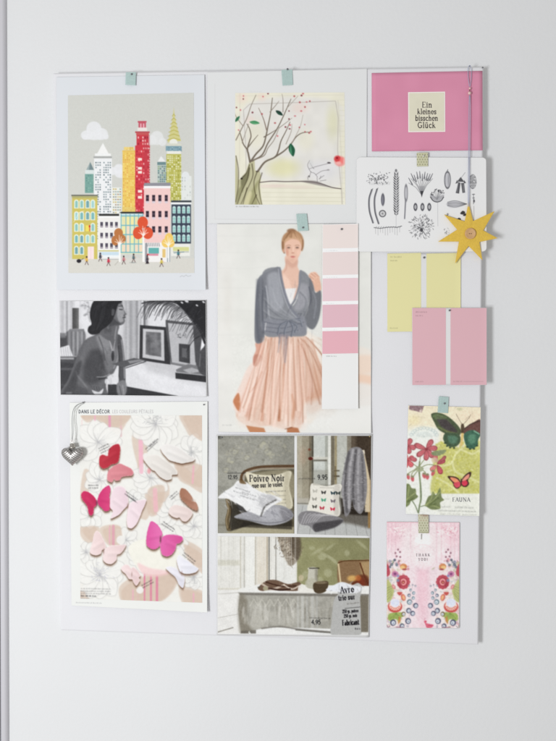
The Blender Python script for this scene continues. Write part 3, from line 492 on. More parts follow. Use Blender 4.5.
def paint_fashion():
    c = Canvas(215, 221, 374, 436, (211, 211, 206)); R = rs(21)
    c.rect(214, 220, 232, 437, (214, 212, 208), .7, 8); c.ell(228, 300, 3, 20, (204, 200, 192), .4, 5); c.noise(12, 2.5, 2); c.noise(4, 1., 8)
    for y in (236, 252, 268, 288, 310, 335): c.line([(216, y), (250, y+R.randn()), (268, y+R.randn())], .8, (202, 202, 198), .35, 1.2)
    c.ell(345, 410, 60, 22, (218, 217, 214), .7, 14)
    sk = (214, 172, 152); skd = (184, 132, 110); skl = (230, 198, 182)
    # skirt
    c.blob([(300, 336), (318, 337), (340, 345), (372, 352), (374, 392), (345, 402), (322, 411), (306, 420)], (216, 209, 200), .95, 2)
    c.blob([(346, 358), (373, 356), (373, 372), (350, 372)], (220, 196, 178), .7, 2.5); c.blob([(348, 374), (373, 376), (373, 385), (352, 382)], (222, 186, 162), .7, 2.5); c.blob([(350, 384), (373, 386), (373, 404), (352, 404)], (214, 210, 205), .8, 3)
    c.blob([(303, 345), (313, 353), (322, 365), (330, 385), (333, 402), (322, 408), (308, 410), (304, 390)], (208, 174, 154), .8, 3)
    c.blob([(306, 362), (318, 372), (325, 392), (321, 408), (307, 411)], (196, 150, 126), .6, 3); c.blob([(298, 338), (306, 348), (311, 366), (313, 392), (300, 392)], (216, 192, 182), .8, 1.5)
    c.blob([(306, 337), (314, 337), (330, 366), (328, 372), (316, 358)], (222, 214, 204), .9, 1.5)
    sd = [(262, 337), (304, 335), (309, 360), (307, 390), (301, 427), (285, 429), (270, 426), (256, 427), (244, 424), (236, 416), (239, 400), (246, 378), (258, 358)]
    c.blob(sd, (211, 184, 168), 1, 1.2)
    c.blob([(249, 366), (262, 358), (264, 376), (256, 400), (243, 416), (236, 412), (233, 402), (240, 385)], (220, 200, 190), .95, 1.3)
    c.blob([(238.6, 393), (240.4, 404), (238.6, 411), (234.4, 405), (233.4, 400)], (190, 124, 88), .95, .8)
    folds = [((263, 340), (262, 365), (255, 395), (247, 420), 2.6, (196, 146, 126), .6), ((268, 340), (267.4, 370), (264, 400), (262, 420), 2.4, (190, 134, 108), .75), ((272, 338), (271, 365), (266, 390), (263.6, 408), 1.7, (164, 108, 84), .75),
             ((279, 340), (279, 380), (276, 410), (274, 426), 2.6, (228, 204, 192), .8), ((285, 350), (283, 385), (281, 405), (279, 420), 2.4, (178, 120, 92), .8), ((283, 365), (281.6, 395), (279.6, 412), (279, 418), 1.2, (160, 98, 66), .7),
             ((291, 345), (289, 380), (287, 405), (286, 424), 3, (230, 208, 196), .8), ((294, 350), (294, 385), (292, 410), (292, 424), 2.2, (212, 178, 160), .7), ((299, 346), (303, 372), (304, 400), (298, 424), 2.2, (196, 146, 124), .6),
             ((292, 395), (294, 405), (293, 415), (292, 426), 3, (192, 138, 108), .7), ((303, 348), (309, 375), (309, 395), (305, 418), 2, (204, 162, 144), .7), ((258, 364), (256, 385), (250, 402), (246, 416), 2, (198, 148, 128), .6),
             ((250, 378), (246, 390), (242, 400), (240, 412), 1.4, (206, 160, 142), .6), ((262, 372), (257, 383), (252, 390), (250, 392), 1.3, (180, 120, 96), .7), ((266, 342), (262, 356), (261, 368), (257, 376), 1.6, (226, 204, 194), .8), ((275.4, 342), (275, 370), (271, 400), (268, 424), 2, (224, 194, 180), .8)]
    for a, b, d, e, w, col, al in folds: c.line([a, b, d, e], (w*.7, w*1.2), col, al, 1.0, True)
    for p in ([(300, 338), (312, 350), (324, 372), (334, 388)], [(306, 337), (320, 352), (334, 372)], [(298, 340), (306, 356), (312, 380), (311, 404)]): c.line(p, (.9, 1.4), (172, 122, 100), .65, .7, True)
    c.line([(312, 339), (330, 352), (350, 372)], 1, (196, 180, 166), .5, 1, True); c.line([(318, 338), (340, 350), (352, 356)], 1, (200, 176, 160), .5, 1, True)
    c.blob([(240, 414), (262, 426), (285, 422), (303, 416), (303, 430), (262, 431), (240, 426)], (220, 206, 196), .6, 4)
    c.blob([(304, 404), (316, 400), (334, 396), (334, 414), (304, 418)], (212, 208, 202), .7, 4)
    c.poly([(246, 425.4), (256, 427), (264, 428), (266, 433), (250, 433)], (186, 128, 92), .95, .7); c.poly([(287, 428.4), (291, 427), (298, 428), (300, 433), (287, 433)], (176, 116, 82), .95, .7); c.line([(285, 429), (292, 427.4)], .8, (110, 70, 50), .6)
    # arms and hands
    c.blob([(255.6, 343), (263, 341), (263, 352), (259, 362), (254, 366), (253, 358), (256, 350)], (206, 158, 140), 1, .8); c.blob([(254, 356), (259, 354), (262, 358), (257, 366), (253.6, 365)], (182, 128, 112), .8, .9)
    c.blob([(308.6, 275.6), (312, 272.4), (316.6, 272.8), (320, 280), (321, 290), (315.6, 291.6), (312.6, 284)], (216, 174, 152), 1, .7)
    for i, (x, y) in enumerate(((308.8, 277.6), (309.4, 274.6), (311.4, 272.6), (314.6, 272.2))): c.line([(x, y), (x+5, y+4+i*.4)], 1.2, (226, 190, 170), .9, .4); c.line([(x, y+.9), (x+4.4, y+4.4)], .5, (170, 118, 100), .7, .3)
    # neck, chest
    c.blob([(285.6, 256), (297, 257), (297.6, 266), (299.4, 271), (302, 276), (296, 296), (288, 300), (282, 284), (279, 274), (283.6, 269), (285.4, 264)], (216, 180, 162), 1, .8)
    c.blob([(286, 259), (297, 260), (297, 265), (292, 268), (287, 264)], (196, 152, 134), .55, 1.6); c.blob([(283, 274), (289, 280), (292, 292), (288, 296), (283, 284)], (228, 198, 182), .7, 1.6); c.line([(286, 262), (286.4, 268), (284, 272)], 1, (186, 140, 122), .5, .8, True)
    c.poly([(281, 289), (296.4, 288), (292, 303), (288, 304)], (218, 216, 214), 1, .6)
    # cardigan
    cd = (136, 138, 143)
    c.blob([(263, 272), (279.6, 268), (282, 280), (286.4, 298), (292, 306), (298, 296), (299, 273), (303, 271), (308.6, 276.4), (311, 286), (308.6, 304), (303.6, 320), (306, 335), (286, 336), (264, 334), (262, 300)], cd, 1, .7)
    c.blob([(279, 267.6), (270, 271), (262, 274.6), (257.4, 281), (255.6, 300), (254.6, 322), (255.4, 342), (263.4, 341.4), (265, 332), (268, 310), (276, 290)], (128, 130, 136), 1, .6)
    c.blob([(262, 277), (258, 284), (256, 302), (255.4, 326), (256.6, 341), (262.6, 340.6), (264, 326), (262.6, 306), (264.4, 290)], (108, 110, 117), .75, 1.6)
    c.blob([(309.4, 278), (313, 284), (315.4, 292.6), (320.8, 291), (321, 306), (318.6, 320), (313.6, 329), (307.6, 327), (304, 319), (308.6, 307), (309.4, 294)], (118, 120, 125), 1, .8)
    c.blob([(268, 275), (278, 273), (281, 290), (284, 304), (276, 312), (270, 306), (268, 290)], (160, 162, 168), .8, 2); c.blob([(300, 284), (308, 286), (307, 302), (300, 310), (294, 308), (298, 296)], (158, 158, 164), .8, 2)
    c.line([(266, 286), (268, 300), (269, 315), (273, 324)], 1.1, (182, 184, 190), .7, .6, True); c.line([(265, 288), (266, 304), (266.6, 318)], 1, (92, 96, 106), .6, .6, True)
    c.line([(279.6, 268), (281.6, 279), (285.6, 295), (291, 308), (301, 320)], 2.2, (126, 128, 138), .9, .6, True); c.line([(278.4, 269), (280, 281), (284.4, 297), (290, 310), (300, 321)], .7, (176, 178, 184), .8, .4, True)
    c.line([(300.6, 271), (299.6, 284), (295, 299), (290, 307)], 1.9, (134, 136, 144), .9, .5, True); c.line([(296, 299), (290, 308), (286, 316)], .8, (92, 94, 104), .5, .5)
    c.line([(272, 288), (277, 303), (288, 314), (298, 320)], .8, (176, 178, 184), .5, .8, True); c.line([(309, 287), (311, 300), (304, 316)], 1.2, (84, 86, 96), .6, .9, True); c.line([(313, 292), (316, 302), (314, 318)], 1.2, (150, 152, 160), .6, 1, True)
    c.blob([(264, 319), (285, 320), (302, 316), (305, 318), (307, 328), (303, 334), (285, 336), (264, 332)], (134, 136, 144), .9, 1.2)
    for p in ([(264, 322), (280, 324), (300, 318)], [(265, 327), (284, 328), (304, 322)], [(266, 331), (282, 333), (298, 330)]): c.line(p, .8, (96, 98, 108), .6, .5, True)
    for p, w in (([(286, 322), (280, 326), (278, 334)], 2.2), ([(288, 322), (285, 330), (284.4, 336)], 2), ([(290, 321), (293, 328), (291.4, 336)], 2), ([(290, 321), (297, 326), (295, 332)], 1.8), ([(292, 320), (300, 320), (302, 326)], 1.8), ([(287, 336), (286, 348), (285, 362)], 2), ([(280, 334), (279.4, 346), (278.6, 352)], 2.2)):
        c.line(p, w, (106, 110, 120), .9, .5, True); c.line([(x+.6, y) for x, y in p], .5, (174, 178, 186), .7, .4, True)
    c.poly([(278, 334), (289, 335), (288, 350), (285, 366), (282, 350)], (150, 138, 142), .6, 1)
    c.line([(300, 316), (301.6, 313.6), (298, 314)], .8, (100, 102, 110), .8)
    c.line([(266, 323), (265, 330)], .9, (220, 218, 216), .6)
    # knit and pleats
    for q_ in ([(264, 300), (276, 312), (296, 322)], [(268, 308), (282, 318), (300, 324)], [(298, 300), (292, 310), (284, 318)], [(300, 292), (306, 300), (304, 312)], [(263, 312), (272, 318), (284, 320)]): c.line(q_, 1.1, (104, 107, 114), .5, 1, True); c.line([(x+1, y-1.4) for x, y in q_], 1, (166, 168, 172), .4, 1, True)
    for i in range(130):
        u = R.rand(); w_ = R.rand(); x0, y0 = 263+u*41, 337+R.rand()*10; x1 = 240+u*64+R.randn()*1.2; y1 = 400+w_*24; v = R.randint(3)
        c.line([(x0, y0), (x0+(x1-x0)*.35-1.5*(1-u), y0+(y1-y0)*.4), (x1, y1)], (R.uniform(.4, .8), R.uniform(.6, 1.6)), [(232, 208, 196), (200, 154, 134), (224, 190, 174)][v], .3, .7, True)
    for i in range(40):
        u = R.rand(); x1 = 306+u*28; c.line([(303+u*10, 338+R.rand()*4), (306+u*14, 360+u*3), (x1, 385+R.rand()*20)], (.5, 1.6), [(222, 200, 184), (182, 132, 108), (212, 176, 156)][i % 3], .3, .8, True)
    for i in range(70):
        x = R.uniform(257, 318); y = R.uniform(276, 330); c.line([(x, y), (x+R.uniform(-.6, 1.2), y+R.uniform(3, 9))], .5, [(120, 122, 130), (164, 166, 172)][i % 2], .25, .5)
    for x0, x1, w_, yb in ((266, 249, 1.3, 420), (271, 262, 1.8, 412), (275, 270, 1.1, 424), (281, 279, 1.6, 418), (288, 288, 1.2, 426), (293, 296, 1.8, 410), (298, 303, 1.4, 422), (262, 243, 1.1, 408)):
        c.line([(x0, 338), (x0+(x1-x0)*.35, 366), (x0+(x1-x0)*.75, 395), (x1, yb)], (w_*.5, w_), (164, 112, 86), .42, .8, True); c.line([(x0+1.6, 338), (x0+1.8+(x1-x0)*.35, 366), (x0+2.4+(x1-x0)*.75, 395), (x1+2.6, yb)], (w_*.6, w_*1.4), (234, 214, 200), .42, .9, True)
    for a_, b_, d_ in (((304, 340), (316, 362), (330, 396)), ((302, 344), (311, 372), (320, 404)), ((308, 338), (324, 358), (338, 384))): c.line([a_, b_, d_], (.6, 1.8), (166, 116, 92), .5, .9, True)
    c.noise(.8, 4, 77, box=(257, 274, 318, 334)); c.noise(1.1, 3, 78, box=(232, 336, 334, 430))
    c.line([(257.4, 280), (256.6, 300), (257, 322), (259, 340)], 2, (92, 96, 108), .5, 1.6, True); c.line([(261, 276), (260.6, 300), (261, 326)], 1.2, (136, 140, 148), .5, 1.2, True); c.line([(262.8, 290), (262.4, 310), (263.6, 333)], 1, (84, 88, 98), .6, .8, True)
    # head
    hair = (176, 138, 106)
    c.blob([(281.6, 241), (284, 234.6), (290, 230.6), (296, 230.6), (301.4, 234.4), (303.8, 241), (303.4, 248), (301.4, 251), (299.6, 242), (287, 239.6), (284.8, 247), (284.4, 253), (282, 250)], hair, 1, .8)
    c.blob([(285, 242), (288, 237.6), (294, 236.4), (299.6, 239.6), (301.4, 246), (300.4, 253), (297.4, 259), (294, 262.8), (291.4, 262.8), (287.8, 258.6), (285.4, 252)], (220, 182, 162), 1, .7)
    c.blob([(284.6, 243), (286.6, 236.6), (292, 233.6), (298, 235), (302, 241), (301.6, 245), (298.6, 240.6), (292, 239), (287.4, 241)], (198, 160, 128), .95, .8)
    c.ell(291.4, 230.8, 4.4, 2.2, (150, 112, 84), .9, .6)
    for i in range(34):
        u = R.rand(); x = 283+u*19; c.line([(x, 240-3*math.sin(u*3)+R.randn()*.6), (x+(292-x)*.4, 235-2*math.sin(u*3)), (x+(292-x)*.75, 231.6)], .45, [(124, 86, 60), (216, 182, 144), (160, 120, 90)][i % 3], .55, .35, True)
    c.line([(282.6, 242), (282.8, 248), (284.4, 253)], 1.2, (126, 88, 64), .7, .5, True); c.line([(302.8, 240), (302.8, 246), (301.6, 250)], 1.1, (140, 100, 74), .7, .5, True)
    c.ell(283.8, 250.6, 1.1, 2, (206, 160, 138), .9); c.blob([(285.4, 246), (288, 249), (288.4, 256), (286.4, 254)], (194, 146, 124), .5, 1.2)
    for x in (288.7, 297.2): c.ell(x, 247.6, 1.6, .75, (98, 78, 70), .8, .45); c.line([(x-2.1, 245.7), (x, 245.1), (x+1.9, 245.6)], .55, (146, 108, 84), .7, .35, True); c.ell(x, 248.9, 1.9, .7, (196, 150, 130), .5, .5)
    c.line([(293.4, 247), (293.2, 252)], .8, (232, 200, 182), .7, .5); c.line([(291.6, 247), (291.4, 251)], .6, (198, 152, 132), .5, .5); c.ell(292.8, 252.9, 1.5, .6, (180, 126, 108), .7, .45)
    c.ell(292.8, 256.6, 2.3, .65, (182, 104, 100), .85, .4); c.ell(292.8, 257.6, 1.8, .5, (204, 130, 124), .7, .4); c.ell(293, 259.6, 1.8, .5, (198, 152, 134), .5, .5); c.blob([(288, 257), (290, 261), (294, 262.6), (297, 259), (294, 261)], (204, 162, 144), .4, .8); c.ell(298.4, 252.6, 1.6, 2.8, (230, 192, 174), .6, 1); c.ell(287.4, 252.6, 1.2, 2.4, (208, 150, 132), .5, 1)
    scribble(c, 222.4, 425.6, 9, (140, 140, 140), 3, .6)
    c.blur(3); return c

def paint_bw():
    c = Canvas(58, 298, 208, 398, (196, 195, 198)); R = rs(31); K = (62, 62, 66)
    g = lambda v: (v, v, v+3)
    c.rect(58, 298, 208, 335, g(198)); 
    for x, w, v in ((61, 3, 176), (66, 2, 150), (70, 3, 182), (75, 5, 214), (80, 3, 196)): c.rect(x, 298, x+w, 336, g(v), .8, .6)
    c.rect(81, 298, 93, 332, g(210), .9, 1)
    # window wall right of the sitter
    c.rect(124, 298, 146, 364, g(168), 1, 2)
    for x, v in ((127, 186), (130, 150), (133, 178), (136, 140), (138.6, 196), (141.6, 216), (143.8, 98), (146, 170), (148.6, 188)): c.rect(x, 298, x+1.7, 362, g(v), .8, .6)
    c.rect(149, 300, 206, 334, g(208), 1, 1.4); c.rect(166, 300, 168, 330, g(178), .6, .8); c.rect(149, 314, 190, 315.4, g(188), .5, .8)
    # desk
    c.poly([(118, 359), (140, 363), (170, 372), (208, 384), (208, 399), (166, 397), (130, 388), (112, 383), (116, 366)], g(206), 1, .6)
    c.poly([(140, 360), (176, 364), (208, 372), (208, 386), (150, 372)], g(188), .7, 3); c.poly([(130, 366), (206, 390), (206, 396), (160, 394)], g(214), .7, 3)
    c.poly([(108, 383), (130, 387), (160, 392.6), (178, 396), (178, 399), (108, 399)], g(64), 1, .5); c.poly([(59, 390), (178, 396.5), (59, 397)], g(56), .6, 1)
    # framed pictures
    c.poly([(140, 325), (169, 327.4), (170.5, 364.6), (139.4, 360)], g(62), 1, .4); c.poly([(143, 328.6), (164, 330), (164.5, 361), (142.6, 357.6)], g(186), 1, .4); c.poly([(146, 331.6), (161, 332.6), (161.4, 357), (145.6, 354.4)], g(112), 1, .5)
    c.noise(2.6, 12, 4, box=(146, 332, 161, 356)); c.ell(149, 345, 1.6, 7, g(80), .5, 1.5); c.ell(156, 342, 2, 8, g(140), .6, 1.5)
    c.poly([(165.6, 320), (199, 323.6), (199, 369), (171, 364), (166, 330)], g(92), 1, .5); c.poly([(168, 323), (195.6, 325.6), (196, 368), (172, 363.4), (169, 334)], g(178), 1, .5); c.poly([(179, 343.6), (190, 344.6), (190, 363.6), (179, 361.4)], g(74), 1, .5); c.poly([(182, 348), (187, 348.6), (187, 358), (182, 357)], g(110), .8, .8)
    c.poly([(170, 364), (196, 369.6), (196, 366.5), (171, 362)], g(120), .8, .5)
    for i in range(14): x, y = 178+R.rand()*8, 334+R.rand()*4; c.line([(x, y), (x+R.randn()*1.4, y+R.randn())], .6, g(96), .7, .35)
    c.poly([(193, 325), (207, 331), (207, 352), (199, 366), (195.4, 362)], g(84), 1, .6); c.poly([(202, 338), (204.6, 334), (205.6, 341), (201.4, 357), (199, 362)], g(222), 1, .7)
    # books and vase
    c.poly([(176, 369.6), (188, 364), (207, 367), (207, 377), (177, 374)], g(120), 1, .5); c.poly([(175.4, 372.6), (207, 376), (207, 382.4), (175.6, 378.6)], g(58), 1, .4); c.poly([(183, 370), (192, 367.6), (202, 371), (190, 373.6)], g(178), .8, .7); c.poly([(176, 371.6), (206, 375), (206, 376), (176, 372.8)], g(168), .8, .3)
    c.blob([(201, 350), (206.6, 345), (208, 350), (208, 374), (200, 373), (197, 364), (198, 356)], g(84), 1, .6); c.line([(200.6, 354), (199.6, 366)], 1.2, g(130), .6, .6)
    for i in range(5): c.line([(201+i*1.5, 353), (200.6+i*1.5, 372)], .4, g(60), .5, .3)
    # palm
    c.poly([(172, 299), (208, 299), (208, 343), (203, 336), (195, 325), (184, 311), (177, 304)], g(50), 1, 1)
    c.line([(142, 303.4), (152, 301), (168, 300.8), (182, 306), (196, 321), (205, 343)], (1, 2.4), g(50), 1, .5, True)
    for i in range(44):
        t = i/43.; x = 150+54*t; y = 301.4+(max(0, t-.3)**1.6)*58; L = 9+R.rand()*13; w = R.uniform(-.25, .25)
        c.line([(x, y), (x-L*(.42+w*.3), y+L*.28), (x-L*(.72+w*.5), y+L*.85)], (1.1, .45), g(R.randint(48, 92)), R.uniform(.6, .95), .4, True)
    for i in range(26):
        x, y = R.uniform(172, 205), R.uniform(300, 318); c.line([(x, y), (x-R.uniform(2, 7), y+R.uniform(1, 6))], .8, g([34, 74, 96][i % 3]), .45, .5)
    for x, y, r in ((182, 302.6, 1.4), (186.6, 301, 2.2), (197, 305.4, 1.3), (203.6, 302, 1.5), (187.8, 318, 1.2), (189.6, 321, .9)): c.ell(x, y, r, r*.6, g(212), .9, .35, .5)
    # lamp column, pleated shade, left furniture
    c.rect(72.4, 308, 79, 329, lambda X, Y: np.stack([84+60*np.clip((X-72.4)/8, 0, 1)**2]*3, -1), 1, .5)
    c.poly([(66, 333), (70, 329), (84, 329), (86, 335), (85, 356), (66, 356)], g(128), 1, .7)
    for i, v in enumerate((96, 140, 104, 156, 112, 168, 126, 160, 110)): c.rect(66.6+i*2.1, 331.5, 68+i*2.1, 356, g(v), .8, .5)
    c.rect(58, 336, 67, 348, g(80), 1, .6); c.rect(58, 333, 66, 338, g(120), .9, .8); c.poly([(59, 348), (69, 345), (73, 356), (59, 358)], g(206), 1, .5)
    for i in range(5): c.line([(61+i*2.2, 347), (62+i*2.2, 356)], .5, g(150), .7, .3)
    c.rect(58, 356.6, 84, 399, g(84), 1, .8); c.rect(59, 357.6, 74, 359.4, g(170), .9, .5); c.poly([(59, 362), (82, 364), (74, 399), (59, 399)], g(72), 1, 1); c.rect(59, 368, 76, 370, g(112), .6, .8); c.rect(59, 384, 70, 386, g(96), .5, 1)
    for i in range(26): x, y = 81.5+R.rand()*9, 300+R.rand()*16; c.ell(x, y, 1.3, 1, g(R.randint(120, 190)), .6, .5)
    c.line([(88, 314), (90, 322)], .8, g(150), .7)
    # the sitter: back and arms, dress, hands
    c.blob([(60, 399), (68, 380), (75, 362), (80, 348), (86, 339.6), (94, 335.4), (101, 332), (108, 336), (114, 336), (119, 334.6), (121.6, 344), (121, 356), (117, 366), (113, 374), (106, 384), (104, 398)], g(104), 1, .8)
    c.blob([(96, 337), (104, 335), (111, 343), (114, 354), (110, 360), (103, 352), (99, 346)], g(142), .8, 2); c.blob([(86, 342), (94, 338), (98, 346), (94, 358), (86, 364), (80, 360)], g(112), .7, 2.4)
    c.blob([(90, 352), (98, 350), (106, 362), (104, 376), (94, 384), (84, 380), (84, 366)], g(70), .7, 3); c.blob([(62, 398), (70, 380), (77, 364), (82, 362), (78, 378), (72, 398)], g(76), .8, 1.6)
    c.blob([(106, 352), (116, 348), (119, 358), (114, 368), (108, 372), (104, 362)], g(122), .75, 2); c.line([(118.6, 348), (118, 358), (114, 368)], 1.2, g(176), .55, .8, True)
    c.line([(99, 337), (103, 348), (105, 360)], 1, g(66), .6, .8, True); c.line([(108, 337), (111, 345), (113, 353)], .8, g(196), .65, .5, True); c.line([(116, 336), (114.6, 344), (113.4, 352)], .8, g(190), .6, .5, True); c.blob([(112.4, 351), (114, 352), (114, 359), (112.4, 361), (111.4, 356)], g(54), .85, .5)
    c.blob([(118, 335), (121.6, 337), (123.6, 348), (125, 362), (125.6, 378), (125, 390), (119.6, 394), (117, 388), (119, 372), (118.6, 356), (117.6, 344)], g(86), 1, .6); c.line([(121.6, 340), (123.6, 356), (124.6, 378)], 1.3, g(158), .75, .7, True); c.line([(118.4, 346), (119.4, 362), (118.8, 382)], 1, g(50), .6, .6, True)
    c.blob([(117, 384), (124, 380), (127, 387), (124.6, 396), (118, 395)], g(132), .9, .9); c.line([(119.6, 386), (121.6, 395)], .7, g(70), .7, .5); c.line([(122.6, 385), (124, 394)], .7, g(176), .6, .5)
    c.blob([(106, 378), (112, 374), (117.6, 374), (118, 383), (106, 384)], g(206), .95, .6); c.line([(97, 377), (104, 376.6), (110, 374)], .7, g(186), .7, .5, True); c.line([(99, 379), (107, 378)], 1.2, g(46), .7, .6)
    c.blob([(62, 392), (72, 384), (84, 388), (94, 394), (92, 399), (62, 399)], g(84), .7, 1.5); c.line([(78, 376), (86, 386), (94, 393)], 1.6, g(136), .6, 1, True); c.blob([(88, 387), (97, 387), (103, 391), (101, 395.6), (90, 395)], g(104), .9, 1); c.blob([(92, 390), (98.6, 392), (103.4, 388.6), (101.6, 394), (96, 395.4)], g(206), .95, .5)
    for x in (94, 96.4, 98.8): c.line([(x, 386.6), (x+.8, 390)], .6, g(70), .7, .4)
    # neck, hair and profile
    c.blob([(102, 329), (111, 322), (119, 325), (118, 332), (117, 339), (110, 341), (101, 335)], g(104), 1, .8); c.line([(116.6, 327), (115.6, 333), (115, 339)], 1.4, g(160), .6, .8, True); c.blob([(104, 329), (110, 326), (111, 332), (105, 333)], g(76), .5, 1.6)
    c.blob([(118, 299), (121.6, 302), (123.4, 307), (125.2, 310.6), (127, 313.8), (125.2, 315.4), (125.8, 317.4), (124.6, 318.8), (125, 321), (123.4, 324), (119, 325.4), (113, 325), (108, 329), (107, 322), (112, 312), (114, 304)], g(110), 1, .5)
    c.blob([(118.6, 305), (122, 307), (124.6, 312), (123.6, 316), (123.4, 321), (119.6, 322), (117, 315)], g(160), .8, 1); c.line([(124.2, 309), (126.4, 313.4)], .8, g(200), .7, .4); c.ell(122.2, 302.6, 1, 1.8, g(150), .6, .6)
    c.line([(118.6, 306.2), (122.6, 306)], .7, g(44), .85, .3); c.line([(119.6, 309.4), (122.4, 309.6)], .9, g(44), .85, .35); c.line([(122.8, 317.8), (125.2, 317.4)], .8, g(60), .85, .35); c.line([(122.8, 319.4), (124.4, 319.4)], .5, g(90), .6, .35); c.ell(124.4, 315.2, .8, .4, g(60), .7, .35); c.blob([(112, 318), (117, 321), (121, 324.6), (113, 325.4), (109, 327)], g(70), .7, 1.2)
    c.blob([(90.6, 309), (94, 301), (102, 297), (119, 297.6), (122, 302), (118.6, 304), (116.6, 309), (114.8, 315), (112, 321), (107.6, 326), (102, 330), (98.6, 333.6), (92, 334.6), (88, 331.6), (88.6, 327), (91.6, 324), (90, 317)], g(48), 1, .6)
    c.blob([(112, 309), (114.6, 310), (114, 315), (111.6, 315)], g(96), .8, .5)
    for i in range(46):
        t = R.rand(); x0, y0 = 99+R.rand()*20, 298.5+R.rand()*3; c.line([(x0, y0), (95+t*16, 308+t*3), (92+t*17, 321-t*2), (92+t*9, 331-t*3)], .45, g([36, 74, 60][i % 3]), .35, .4, True)
    for i in range(40):
        x, y = R.uniform(72, 112), R.uniform(344, 388); c.line([(x, y), (x+R.uniform(-3, 3), y+R.uniform(3, 8))], R.uniform(.5, 1.4), g([56, 120, 90][i % 3]), .2, .9)
    c.rect(66, 392, 72, 394, g(150), .5, .7); c.noise(5, 3, 5)
    c.poly([(59, 394.2), (120, 393.6), (59, 399)], g(60), .6, .8)
    c.noise(.8, 3, 61)
    c.poly([(112, 364), (134, 358), (146, 360), (124, 367.4)], g(92), 1, .5); c.poly([(128, 361), (140, 359.4), (144, 360.6), (130, 363.6)], g(150), .8, .5); c.line([(126, 368), (146, 361.4)], .8, g(60), .9)
    c.noise(.7, 5, 8); c.blur(2); return c
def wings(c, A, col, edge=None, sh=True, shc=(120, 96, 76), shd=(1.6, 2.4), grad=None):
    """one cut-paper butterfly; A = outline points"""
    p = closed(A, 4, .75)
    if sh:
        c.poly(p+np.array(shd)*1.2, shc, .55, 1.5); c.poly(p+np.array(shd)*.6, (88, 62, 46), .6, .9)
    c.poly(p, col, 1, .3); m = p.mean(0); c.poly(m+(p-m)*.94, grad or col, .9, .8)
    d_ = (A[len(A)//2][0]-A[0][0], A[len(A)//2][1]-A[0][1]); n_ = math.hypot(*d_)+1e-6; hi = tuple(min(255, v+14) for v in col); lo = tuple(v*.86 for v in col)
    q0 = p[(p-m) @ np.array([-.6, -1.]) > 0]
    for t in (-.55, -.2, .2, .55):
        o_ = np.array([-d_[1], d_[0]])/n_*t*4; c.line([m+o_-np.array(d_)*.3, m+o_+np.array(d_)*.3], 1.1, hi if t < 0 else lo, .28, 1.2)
    for i in range(0, len(p)-1, 2): c.line([p[i], p[i+1]], .35, (238, 232, 228), .45, .25)

